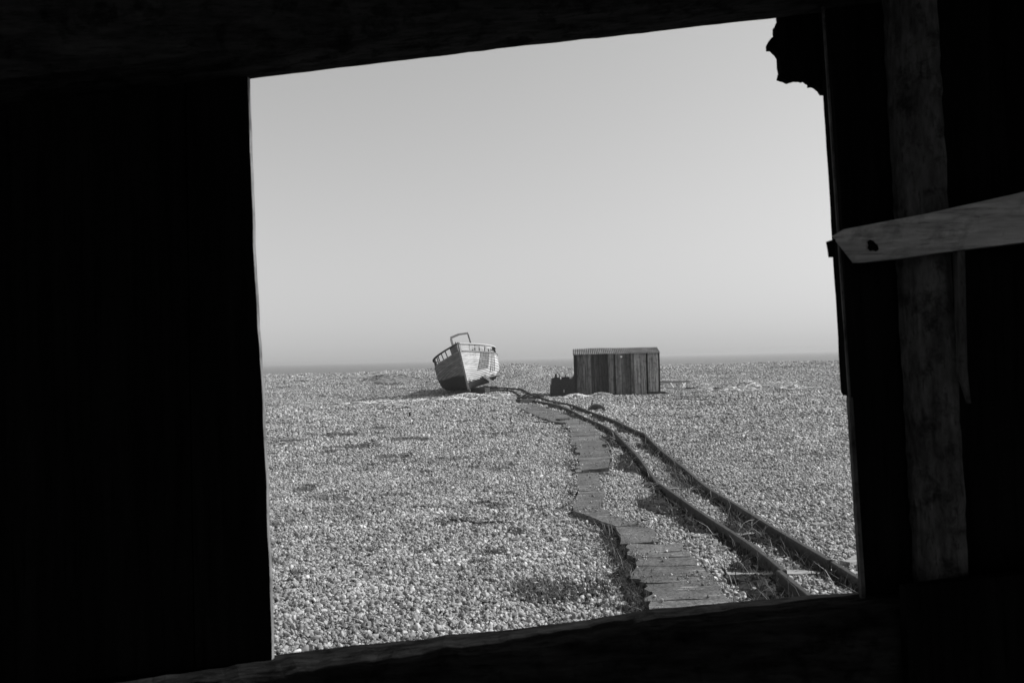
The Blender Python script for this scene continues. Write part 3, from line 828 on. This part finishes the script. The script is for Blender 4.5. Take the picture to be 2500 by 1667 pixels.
for side, mi in ((1, 0), (-1, 1)):
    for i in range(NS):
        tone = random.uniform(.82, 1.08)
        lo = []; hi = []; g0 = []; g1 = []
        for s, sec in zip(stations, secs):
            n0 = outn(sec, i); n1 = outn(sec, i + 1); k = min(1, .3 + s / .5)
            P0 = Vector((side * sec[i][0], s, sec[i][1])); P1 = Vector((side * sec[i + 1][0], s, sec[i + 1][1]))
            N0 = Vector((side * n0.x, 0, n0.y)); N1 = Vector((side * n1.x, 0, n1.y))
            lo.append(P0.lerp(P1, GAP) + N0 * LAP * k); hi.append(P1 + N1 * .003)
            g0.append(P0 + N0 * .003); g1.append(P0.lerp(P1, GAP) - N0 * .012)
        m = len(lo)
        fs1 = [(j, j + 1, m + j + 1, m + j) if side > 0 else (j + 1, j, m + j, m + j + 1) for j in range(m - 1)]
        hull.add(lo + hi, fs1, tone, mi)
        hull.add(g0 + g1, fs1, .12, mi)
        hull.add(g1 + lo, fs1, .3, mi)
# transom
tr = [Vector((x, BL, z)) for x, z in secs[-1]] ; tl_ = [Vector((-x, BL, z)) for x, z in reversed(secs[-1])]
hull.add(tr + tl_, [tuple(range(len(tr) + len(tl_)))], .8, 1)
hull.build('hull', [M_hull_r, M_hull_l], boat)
bwk = {1: MB(), -1: MB()}
# inside skin and deck
b = MB(); dk = [s for s in stations if s >= .3]
L_ = [Vector((-(hb(s, z_rail(s) - BUL) - .03), s, z_rail(s) - BUL - .03)) for s in dk]; R_ = [Vector((hb(s, z_rail(s) - BUL) - .03, s, z_rail(s) - BUL - .03)) for s in dk]
b.add(L_ + R_, [(j, len(dk) + j, len(dk) + j + 1, j + 1) for j in range(len(dk) - 1)]); b.build('deck', M_darkint, boat)
# stem and keel
b = MB()
stem = [(.0, 0.04), (-.04, .12), (-.055, .5), (-.06, 1.2), (-.06, 2.0), (-.055, 2.53)]
for (a, c) in zip(stem[:-1], stem[1:]):
    b.bar((0, a[0] + .03, a[1]), (0, c[0] + .03, c[1]), .085, .12, up=(0, 1, 0))
b.build('stem_post', M_timber, boat)
b = MB(); b.box(-.05, .05, .0, 8.9, -.10, .028); b.build('keel', M_darkwood, boat)
# rail cap, stanchions, bulwark planks
def rail_pt(s, side, dz=0.0, dx=0.0): return Vector((side * (hb(s, z_rail(s)) + dx), s, z_rail(s) + dz))
def bulwark_strake(side, s0, s1, f0, f1, mat_i, mb, tone=1.0, rag=.0):
    """a plank between fractions f0..f1 of the bulwark height"""
    ss = np.linspace(s0, s1, max(2, int((s1 - s0) / .18) + 1)); lo = []; hi = []
    for s in ss:
        for f, arr in ((f0, lo), (f1, hi)):
            z = z_rail(s) - BUL + BUL * f + random.uniform(-rag, rag)
            arr.append(Vector((side * (hb(s, z) + .006), s, z)))
    m = len(lo); off = Vector((-side * .024, 0, 0))
    vs = lo + hi + [p + off for p in lo] + [p + off for p in hi]
    fs = []
    for j in range(m - 1):
        fs += [(j, j + 1, m + j + 1, m + j), (2 * m + j + 1, 2 * m + j, 3 * m + j, 3 * m + j + 1), (m + j, m + j + 1, 3 * m + j + 1, 3 * m + j), (j + 1, j, 2 * m + j, 2 * m + j + 1)]
    fs += [(0, m, 3 * m, 2 * m), (m - 1, 3 * m - 1, 4 * m - 1, 2 * m - 1)]
    mb.add(vs, fs, tone, mat_i)
bulwark_strake(1, .05, 2.9, .72, .93, 0, bwk[1], .95, .012)
bulwark_strake(1, .05, 1.1, .46, .69, 0, bwk[1], .8, .014)
bulwark_strake(1, 1.28, 1.75, .46, .68, 0, bwk[1], .85, .014)
bulwark_strake(1, 1.95, 2.7, .44, .68, 0, bwk[1], .8, .014)
bulwark_strake(1, .05, .78, .22, .43, 0, bwk[1], .9, .012)
bulwark_strake(1, 1.55, 1.72, .2, .44, 0, bwk[1], .8, .012)
bulwark_strake(1, .05, .6, .01, .2, 0, bwk[1], .85, .01)
bulwark_strake(1, 2.4, 2.95, .02, .3, 0, bwk[1], .75, .014)
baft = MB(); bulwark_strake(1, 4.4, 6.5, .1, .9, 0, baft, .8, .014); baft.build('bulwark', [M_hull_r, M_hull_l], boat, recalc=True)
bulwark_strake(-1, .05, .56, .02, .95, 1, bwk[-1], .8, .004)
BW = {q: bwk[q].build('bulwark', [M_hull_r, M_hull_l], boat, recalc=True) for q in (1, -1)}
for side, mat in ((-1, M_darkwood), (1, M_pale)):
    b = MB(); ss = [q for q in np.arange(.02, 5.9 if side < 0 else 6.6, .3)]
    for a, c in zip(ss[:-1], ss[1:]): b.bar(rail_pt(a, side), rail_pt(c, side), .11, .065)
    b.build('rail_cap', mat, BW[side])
def stanch(s, side, w, mat, d=.05):
    b = MB(); p0 = Vector((side * (hb(s, z_rail(s) - BUL - .25) - .035), s, z_rail(s) - BUL - .25)); p1 = rail_pt(s, side, -.02, -.035)
    b.bar(p0, p1, d, w, up=(0, 1, 0)); b.build('stanchion', mat, BW[side])
for s in (.56, 1.02, 1.46, 1.95, 2.2, 2.75, 3.4, 4.2, 5.0): stanch(s, -1, random.uniform(.06, .09), M_darkwood)
for s in (.6, 1.0, 1.35, 1.85, 2.3, 2.75, 3.05, 3.3, 3.55, 3.8, 4.1, 4.6, 5.3): stanch(s, 1, .09, M_darkwood)
# rubbing strake under the bulwark and a bilge strake, the latter hanging loose
b = MB(); ss = np.arange(.05, 6.2, .3)
for a, c in zip(ss[:-1], ss[1:]):
    za, zc = z_rail(a) - BUL - .02, z_rail(c) - BUL - .02
    b.bar((hb(a, za) + .03, a, za), (hb(c, zc) + .03, c, zc), .05, .05)
b.build('rubbing_strake', M_timber, boat)
# chafing battens upright on the white side
for k in range(11):
    s = 1.36 + k * .115 if k < 8 else 2.42 + (k - 8) * .2
    b = MB(); prev = None
    ztop = z_rail(s) - BUL - (.02 if k < 8 else -.2); zbot = (.88 if k < 8 else .62)
    for u in np.linspace(0, 1, 9):
        z = zbot + (ztop - zbot) * u; sq = s - .22 * (1 - u); p = Vector((hb(sq, z) + .045, sq, z))
        if prev is not None: b.bar(prev, p, .032, .026, up=(1, 0, 0), tone=.34 + .3 * (k % 2))
        prev = p
    b.build('chafing_batten', M_pale, boat)
# loose planks at the bilge
b = MB(); b.bar((hb(1.7, .5) + .05, 1.7, .52), (hb(2.4, .1) + .45, 2.0, -.02), .03, .13, up=(1, 0, .6), seg=4, j=.006); b.build('loose_plank', M_white, boat)
b = MB()
prev = None
for s in np.arange(1.9, 4.6, .3):
    p = Vector((hb(s, .36) + .05, s, .36 - (s - 1.9) * .02))
    if prev is not None: b.bar(prev, p, .04, .16, up=(1, 0, .5))
    prev = p
b.build('bilge_strake', M_timber, boat)
# gallows frame above the fore deck
b = MB(); b.bar((-.50, 3.0, 2.95), (.0, 3.0, 3.04), .09, .12, seg=2); b.bar((.0, 3.0, 3.04), (.53, 3.0, 2.99), .09, .1, seg=2); gal = b.build('gallows_beam', M_pale, boat)
b = MB(); b.bar((-.44, 3.0, 1.4), (-.47, 3.0, 2.89), .14, .13, j=.012, seg=4); b.build('gallows_post', M_pale, gal)
b = MB(); b.bar((.60, 3.0, 1.4), (.50, 3.0, 2.95), .08, .08); b.build('gallows_post', M_timber, gal)
b = MB(); b.bar((-.12, .35, 2.2), (-.13, .35, 2.58), .05, .05); b.bar((-.22, .5, 2.2), (-.2, .5, 2.5), .09, .07); b.build('bitts', M_darkwood, boat)
pb = atY(1144, 951, 41.2)
boat.location = pb + Vector((.0, 0, -.02))
boat.rotation_euler = (Matrix.Rotation(R(.6), 3, 'Z') @ Matrix.Rotation(R(-11.6), 3, 'Y')).to_euler()

# ------------------------------------------------------------------ corrugated-roofed shed
sy = 37.6
a0 = atY(1403.5, 965, sy); a1 = atY(1611, 963, sy)
shed = empty('shed', (a0.x, sy, 0), (0, 0, R(-4.3)))
tag(shed, 'weathered vertical board shed with a corrugated iron roof beside the track', 'shed')
SW = (a1.x - a0.x) * .985; SD = 2.8
zb = float(Z((a0.x + a1.x) / 2, sy)) - .03
ze = atY(1510, 863, sy).z; zr = atY(1500, 849.5, sy + 1.4).z
div = [545, 590, 650, 695, 715, 768, 815, 868, 905, 985, 1038, 1090, 1175, 1205, 1250, 1300, 1355, 1420, 1450, 1500, 1595, 1690, 1716, 1800, 1888]
tn = [.3, .8, 1.0, 1.3, .8, 1.25, .45, .6, .4, .35, .3, 1.15, .3, 1.2, 1.4, .8, .6, .4, 1.0, 1.7, 1.5, .1, 1.8, 2.1]
b = MB()
for i in range(len(div) - 1):
    x0 = (div[i] - 545) / (1888 - 545) * SW; x1 = (div[i + 1] - 545) / (1888 - 545) * SW
    rec = .03 if tn[i] < .2 else 0
    b.box(x0 + .004, x1 - .004, random.uniform(-.012, .006) + rec, .03 + rec, zb + random.uniform(0, .06), ze - .01 + random.uniform(0, .02), tone=tn[i] ** 1.25 * random.uniform(1.0, 1.25))
fw = b.build('front_wall', M_shedwood, shed)
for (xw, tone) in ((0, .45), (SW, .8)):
    b = MB()
    for k in range(14):
        y0 = .035 + k * (SD - .07) / 14; y1 = y0 + (SD - .07) / 14
        ym = (y0 + y1) / 2; zt = ze + (zr - ze) * (1 - abs(ym - SD / 2) / (SD / 2)) - .03
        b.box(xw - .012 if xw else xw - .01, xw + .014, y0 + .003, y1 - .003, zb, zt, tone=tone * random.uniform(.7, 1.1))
    b.build('end_wall', M_shedwood, shed)
b = MB()
for k in range(20):
    x0 = k * SW / 20; b.box(x0 + .003, x0 + SW / 20 - .003, SD - .03, SD, zb, ze, tone=random.uniform(.5, 1.1))
b.build('back_wall', M_shedwood, shed)
b = MB(); NC = 46; per = 6
for (ya, za, yb, zb2) in ((-.09, ze - .012, SD / 2, zr), (SD / 2, zr, SD + .09, ze - .012)):
    vs = []; fs = []
    n = NC * per
    for k in range(n + 1):
        x = -.06 + (SW + .13) * k / n; w = .024 * math.cos(2 * math.pi * k / per)
        sag = .02 * math.sin(x * 1.3) - .012 * math.sin(x * 3.1 + 1)
        jg = (.05 * mnoise.noise(Vector((x * 2, 3, 0)))) if ya < 0 else 0
        vs.append((x, ya + jg, za + w + sag * .6)); vs.append((x, yb, zb2 + w + sag * .3))
    for k in range(n): fs.append((2 * k, 2 * k + 2, 2 * k + 3, 2 * k + 1))
    b.add(vs, fs)
b.build('roof', M_roof, shed)
b = MB(); b.box(SW - .02, SW + .05, -.03, .035, zb - .02, ze - .01, tone=.5); b.build('corner_trim', M_darkwood, fw)
b = MB(); b.box(-.02, .055, -.02, -.0125, zb, ze + .03, tone=.6); b.build('corner_trim', M_darkwood, fw)
b = MB(); xx = (1299 - 545) / 1343 * SW; zz = atY(1519, 870.5, sy).z
b.tube([(xx, -.012, zz), (xx, -.03, zz)], .052, 14); b.build('hole_light_disc', M_white, fw)  # white disc painting in daylight seen through a small hole
b = MB(); b.box(SW - .5, SW + .26, -.1, .1, zb - .05, zb + .11); b.build('ground_beam', M_darkwood, shed)

# winch engine against the left end of the shed
wy = 37.45
w0 = atY(1344.5, 967, wy)
win = empty('winch_engine', (w0.x, wy, float(Z(w0.x, wy)) - .02))
tag(win, 'rusted black beach winch engine standing against the left end of the shed', 'winch')
def wz(px, py): p = atY(px, py, wy); return Vector((p.x - w0.x, 0, p.z - win.location.z))
def wpoly(pts): return [wz(*p) for p in pts]
def zz2(x, y): return (1320 + x / 6.533, 820 + y / 6.533)
b = MB(); pl = wpoly([zz2(*p) for p in [(160, 960), (160, 800), (175, 765), (182, 680), (215, 672), (232, 656), (268, 656), (272, 662), (304, 664), (312, 700), (310, 960)]])
pl[0].z = 0; pl[-1].z = 0
b.prism(pl, (0, .7, 0)); cowl = b.build('cowl', M_iron, win, recalc=True)
b = MB(); p = wz(*zz2(248, 660)); b.tube([(p.x, .3, p.z - .05), (p.x, .3, wz(*zz2(248, 606)).z)], .05, 10); b.build('exhaust', M_iron, cowl)
b = MB(); pl = wpoly([zz2(*p) for p in [(312, 940), (312, 700), (340, 690), (500, 684), (520, 650), (545, 620), (545, 940)]]); b.prism(pl, (0, .55, 0))
eng = b.build('engine_block', M_iron, win, recalc=True); eng.location = (0, .08, 0)
b = MB(); p = wz(*zz2(430, 820)); b.tube([(p.x, -.02, p.z), (p.x, .12, p.z)], .24, 18); b.tube([(p.x, -.05, p.z), (p.x, .0, p.z)], .06, 10); b.build('flywheel', M_iron, eng)
b = MB(); p0 = wz(*zz2(340, 690)); p1 = wz(*zz2(465, 655)); b.box(p0.x, p1.x, .2, .5, p0.z - .02, p1.z); b.build('rocker_cover', M_iron, eng)
b = MB(); b.tube([wz(*zz2(340, 660)) + Vector((0, .3, 0)), wz(*zz2(300, 615)) + Vector((0, .3, 0)), wz(*zz2(272, 590)) + Vector((0, .3, 0)), wz(*zz2(267, 560)) + Vector((0, .3, 0))], .014, 6); b.build('lever', M_iron, eng)
b = MB(); p = wz(*zz2(407, 660)); b.tube([(p.x, .3, p.z), (p.x, .3, p.z + .12)], .022, 6); b.build('pipe_stub', M_iron, eng)
b = MB(); p = wz(*zz2(308, 665)); b.tube([(p.x, .3, p.z - .02), (p.x, .3, p.z + .14)], .016, 6); b.build('pipe_stub', M_iron, cowl)
b = MB(); p = wz(*zz2(372, 880)); b.box(p.x - .012, p.x + .012, -.075, -.06, p.z - .06, p.z + .07); b.build('pale_tag', M_white, eng)
b = MB(); b.box(-.25, 1.25, -.12, .06, -.02, .07); b.build('skid', M_darkwood, win)

# ------------------------------------------------------------------ small things
def base(px, py): p = G(px, py); return p
def lump_mesh(cx, cy, lx, ly, h, seed, n=26, ring=9, rough=.5):
    vs = [Vector((cx, cy, float(Z(cx, cy)) + h))]; fs = []
    for r in range(1, ring + 1):
        for k in range(n):
            t = 2 * math.pi * k / n; u = r / ring
            rr = u * (1 + .25 * mnoise.noise(Vector((math.cos(t) * 1.3 + seed, math.sin(t) * 1.3, 2))))
            x = cx + lx * rr * math.cos(t); y = cy + ly * rr * math.sin(t)
            hh = h * (1 - u ** 2) * (1 + rough * mnoise.noise(Vector((x * 2.2 + seed, y * 2.2, 0))) + rough * .7 * mnoise.noise(Vector((x * 6 + seed, y * 6, 4))))
            vs.append(Vector((x, y, float(Z(x, y)) + hh - (.03 if r == ring else 0))))
    for k in range(n): fs.append((0, 1 + k, 1 + (k + 1) % n))
    for r in range(ring - 1):
        for k in range(n):
            a = 1 + r * n + k; c = 1 + r * n + (k + 1) % n; fs.append((a, a + n, c + n, c))
    return vs, fs
def net(px, py, wpx, depth, hpx, label, tone=1.0, strands=40):
    if px > 1700: tone = min(tone, 1.15)
    p = G(px, py); q = G(px + wpx / 2, py); lx = abs(q.x - p.x); h = hpx / F * p.y
    b = MB(); vs, fs = lump_mesh(p.x, p.y, lx, depth / 2, h * .9, random.uniform(0, 99)); b.add(vs, fs, tone * .72)
    for k in range(strands):
        t = random.uniform(0, 6.283); r = math.sqrt(random.random()) * .9
        x = p.x + lx * r * math.cos(t); y = p.y + depth / 2 * r * math.sin(t); a = random.uniform(0, 6.283); pts = []
        for i in range(7):
            x += .13 * math.cos(a); y += .13 * math.sin(a); a += random.gauss(0, .8)
            d = min(1, math.hypot((x - p.x) / lx, (y - p.y) / (depth / 2)))
            pts.append((x, y, float(Z(x, y)) + h * (1 - d * d) + .02 + .03 * random.random()))
        b.tube(pts, random.uniform(.01, .02), 4, random.choice((.15, .4, .9, 1.2, 1.4)) * tone)
    return tag(b.build('fishing_net', M_net, smooth=True), label, 'net', 'heaps of old fishing net')
net(1140, 973, 110, 2.2, 11, 'pale tangled heap of old net in front of the stranded bow', 1.2, 90)
net(1180, 973, 50, 1.6, 8, 'small rounded net heap right of the boat bow heap', .9, 50)
net(950, 984, 240, 1.5, 4.5, 'long low pale strip of net stretching left below the boat shadow', 1.15, 120)
net(965, 999, 90, 2.2, 9, 'tangled dark and pale debris heap left of the short post', .7, 120)
net(1225, 967, 60, 2.0, 4, 'thin pale net spread beside the far end of the track', 1.0, 50)
net(1468, 969, 70, 1.0, 9, 'grey rounded sack-like net heap lying in front of the shed wall', .75, 50)
net(1405, 970, 60, 1.0, 7, 'pale loose net tangled at the shed corner near the winch', 1.1, 60)
net(1722, 951, 64, 2.0, 13, 'pale heap of net beyond the ladder right of the shed', .95, 90)
net(1830, 943, 60, 2.5, 12, 'highest bright mound of net on the beach far right of shed', 1.4, 70)
net(1795, 953, 120, 2.0, 7, 'low pale string of net between the mounds on the right', 1.2, 80)
net(1885, 951, 60, 2.0, 9, 'dark and pale tangle of net between two bright mounds', .8, 90)
net(1940, 948, 56, 2.2, 8, 'rightmost bright mound of net on the beach', 1.4, 60)
net(1915, 936, 40, 2.0, 3, 'thin bright scrap of net behind the rightmost mound', 1.4, 30)
net(945, 935, 70, 3.0, 12, 'tangle of pale debris in the hollow left of the boat', .5, 110)
net(905, 920, 30, 2.0, 6, 'small pale scrap lying high on the bank left of boat', .75, 20)
net(940, 946, 40, 2.0, 5, 'pale flat scrap at the foot of the hollow', .8, 30)

def timber(name, a, c, w, h, mat, label, cat, group=None, lift=.0, seg=6, tone=1.0):
    b = MB(); b.bar(a + Vector((0, 0, lift)), c + Vector((0, 0, lift)), w, h, seg=seg, j=.008, tone=tone)
    return tag(b.build(name, mat, recalc=True), label, cat, group)
# baulks under and beside the boat
timber('timber_baulk', G(1116, 962.5), G(1190, 961), .35, .34, M_darkwood, 'thick squared baulk lying across under the boat bow', 'timber', 'baulks around the boat', .15, tone=1.5)
timber('timber_baulk', G(1115, 958), G(1185, 955.5), .3, .24, M_darkwood, 'flat pale-topped plank between the keel and the thick baulk', 'timber', 'baulks around the boat', .14, tone=3)
timber('timber_baulk', G(1190, 957), G(1230, 955.5), .3, .16, M_darkwood, 'shorter timber lying right of the thick baulk', 'timber', 'baulks around the boat', .05, tone=2.5)
timber('timber_baulk', G(1192, 950), G(1212, 949), .3, .2, M_darkwood, 'small timber offcut behind the shorter one beside the boat', 'timber', 'baulks around the boat', .06, tone=2)
timber('timber_baulk', G(1265, 986), G(1302, 984), .3, .2, M_darkwood, 'dark squared baulk at the far end of the boarded path', 'timber', None, .08, tone=1.2)
# track gear where the rails end: bent levers
b = MB()
p = G(1290, 974)
b.tube([p + Vector((-.3, .2, .08)), p + Vector((0, .2, .26)), p + Vector((.25, .1, .12)), p + Vector((.6, 0, .1))], .035, 7)
b.tube([p + Vector((-.5, .3, .05)), p + Vector((-.1, .4, .1)), p + Vector((.3, .5, .2)), p + Vector((.7, .5, .08))], .04, 7)
b.box(p.x - .5, p.x + .5, p.y - .1, p.y + .12, p.z - .02, p.z + .1)
tag(b.build('points_lever', M_iron), 'bent iron lever gear beside the far end of the rails', 'lever')
# half buried drum
p = G(1459.5, 1003)
b = MB(); r = .5; vs = []; n = 26
rd = 20.5 / F * p.y
pts_f = []; 
for k in range(n + 1):
    t = math.pi * k / n; pts_f.append((rd * math.cos(t), .95 * rd * math.sin(t) * (1 + .05 * math.cos(t * 2 + .7))))
prof = [(-.02, .0), (-.05, .55), (-.03, .9), (.02, 1.0), (.4, 1.0), (.46, .9), (.46, 0)]
rows = [[Vector((p.x + x * f, p.y + dy, p.z - .03 + z * f)) for x, z in pts_f] for dy, f in prof]
for a, c in zip(rows[:-1], rows[1:]):
    for i in range(n): b.add([a[i], a[i + 1], c[i + 1], c[i]], [(0, 1, 2, 3)])
tag(b.build('drum', M_iron, smooth=False, recalc=True), 'dark rounded drum half buried in shingle right of the rails', 'drum')
b = MB(); a = G(1441, 1000); c = atY(1446, 977, a.y); b.tube([a, a.lerp(c, .5) + Vector((.01, 0, 0)), c], .022, 6)
tag(b.build('stake', M_stick), 'thin leaning stake just left of the half-buried drum', 'stake')
b = MB(); a = G(1248, 1036); c = atY(1248, 1009, a.y); b.tube([a - Vector((0, 0, .05)), a.lerp(c, .5) + Vector((-.012, 0, 0)), c], .016, 6, r1=.01)
tag(b.build('stake', M_stick), 'thin upright stake standing alone left of the boarded path', 'stake')
b = MB(); a = G(1002, 1020); c = atY(1000, 1006, a.y); b.bar(a - Vector((0, 0, .06)), c, .055, .05, up=(0, 1, 0))
tag(b.build('post_stub', M_stick), 'short dark square post stub on the shingle left of centre', 'post')
# dark bent stick on the near shingle
b = MB(); pts = [G(x, y, .02) for x, y in [(1102, 1268), (1125, 1270), (1145, 1273), (1165, 1276), (1190, 1273.5), (1220, 1272.5), (1254, 1275)]]
b.tube(pts, .012, 6, r1=.007); tag(b.build('stick', M_stick), 'long dark curved stick lying on the near shingle', 'stick')
b = MB(); pts = [G(x, y, .02) for x, y in [(1010, 1238), (1030, 1236.5), (1052, 1238)]]
b.tube(pts, .022, 6, r1=.012); tag(b.build('stick', M_stick), 'short thick dark stick up the beach from the long curved one', 'stick')
b = MB(); pts = [G(x, y, .02) for x, y in [(1440, 1098), (1458, 1099.5), (1470, 1101), (1486, 1097), (1500, 1096)]]
b.tube(pts, .02, 6, r1=.012); tag(b.build('stick', M_stick), 'crooked dark stick lying across the boarded path', 'stick')
b = MB(); pts = [G(x, y, .1) for x, y in [(1420, 1150), (1440, 1148.5), (1462, 1147), (1482, 1146)]]
b.bar(pts[0], pts[-1], .05, .05, seg=4, j=.008); tag(b.build('board_end', M_darkwood), 'dark broken board end where boards meet the narrow slabs', 'board')
timber('timber_baulk', G(1362, 1033), G(1386, 1031), .16, .14, M_darkwood, 'short dark timber block at the left bend of the boarded path', 'timber', None, .05)
timber('pole', G(1303, 1033), G(1362, 1034), .06, .05, M_darkwood, 'thin dark pole lying left of the boarded path bend', 'pole', None, .03)
timber('pole', G(1595, 974), G(1735, 979), .09, .06, M_darkwood, 'long thin dark pole lying in front of the shed right corner', 'pole', None, .03)
timber('bleached_board', G(1984, 1288), G(2030, 1284), .08, .03, M_timber, 'flat bleached board lying on shingle right of the rails', 'board', None, .02)
timber('bleached_board', G(2062, 1384), G(2102, 1372), .09, .05, M_timber, 'bleached board end beside the right rail at the window jamb', 'board', None, .02)
# ladder-like timber frame and beam right of the shed
def dd(x, y): return (1600 + x / 4.9, 860 + y / 4.9)
b = MB(); a = G(*dd(20, 400)); c = G(*dd(430, 398))
b.bar(a + Vector((0, 0, .2)), c + Vector((0, 0, .2)), .12, .15, tone=2.0); tag(b.build('timber_beam', M_darkwood), 'dark squared beam lying behind the pale ladder right of shed', 'beam')
fr_ = empty('wooden_ladder', (0, 0, 0)); tag(fr_, 'pale broken wooden ladder lying right of the shed', 'ladder')
b = MB(); b.bar(G(*dd(10, 425)) + Vector((0, 0, .26)), G(*dd(425, 422)) + Vector((0, 0, .26)), .1, .08); b.build('side_rail', M_pale, fr_)
b = MB(); b.bar(G(*dd(10, 440)) + Vector((0, 0, .1)), G(*dd(360, 446)) + Vector((0, 0, .04)), .08, .07); b.build('side_rail', M_pale, fr_)
for x in (185, 325, 360):
    b = MB(); s_ = -1 if x == 360 else 1
    b.bar(G(*dd(x, 425)) + Vector((0, 0, .26)), G(*dd(x + 35 * s_, 440)) + Vector((0, 0, .06)), .05, .05); b.build('rung', M_pale, fr_)
timber('pole', G(*dd(365, 446)), G(*dd(800, 449)), .1, .1, M_darkwood, 'dark spar reaching right from the pale ladder past the net', 'pole', None, .06)
# wire hoop
p = G(*dd(520, 540)); b = MB(); rr = 47 / 4.9 / F * p.y
b.tube([p + Vector((rr * math.cos(t), .1, rr * .8 + rr * .8 * math.sin(t))) for t in np.linspace(0, 6.0, 22)], .008, 5)
tag(b.build('wire_hoop', M_stick), 'thin wire hoop standing on the shingle right of the shed', 'hoop')

# ------------------------------------------------------------------ sea air: one even haze round the whole place
m = bpy.data.materials.new('haze'); m.use_nodes = True; nt = m.node_tree; nt.nodes.clear()
pv = nt.nodes.new('ShaderNodeVolumePrincipled'); pv.inputs['Color'].default_value = (.74, .74, .74, 1); pv.inputs['Density'].default_value = 0.0008; pv.inputs['Anisotropy'].default_value = 0.2
om = nt.nodes.new('ShaderNodeOutputMaterial'); nt.links.new(pv.outputs[0], om.inputs['Volume'])
b = MB(); b.box(-27000, 27000, -310, 31000, -9, 4.2)
tag(b.build('haze', m), 'thin pale sea haze softening the horizon', 'haze', kind='stuff')
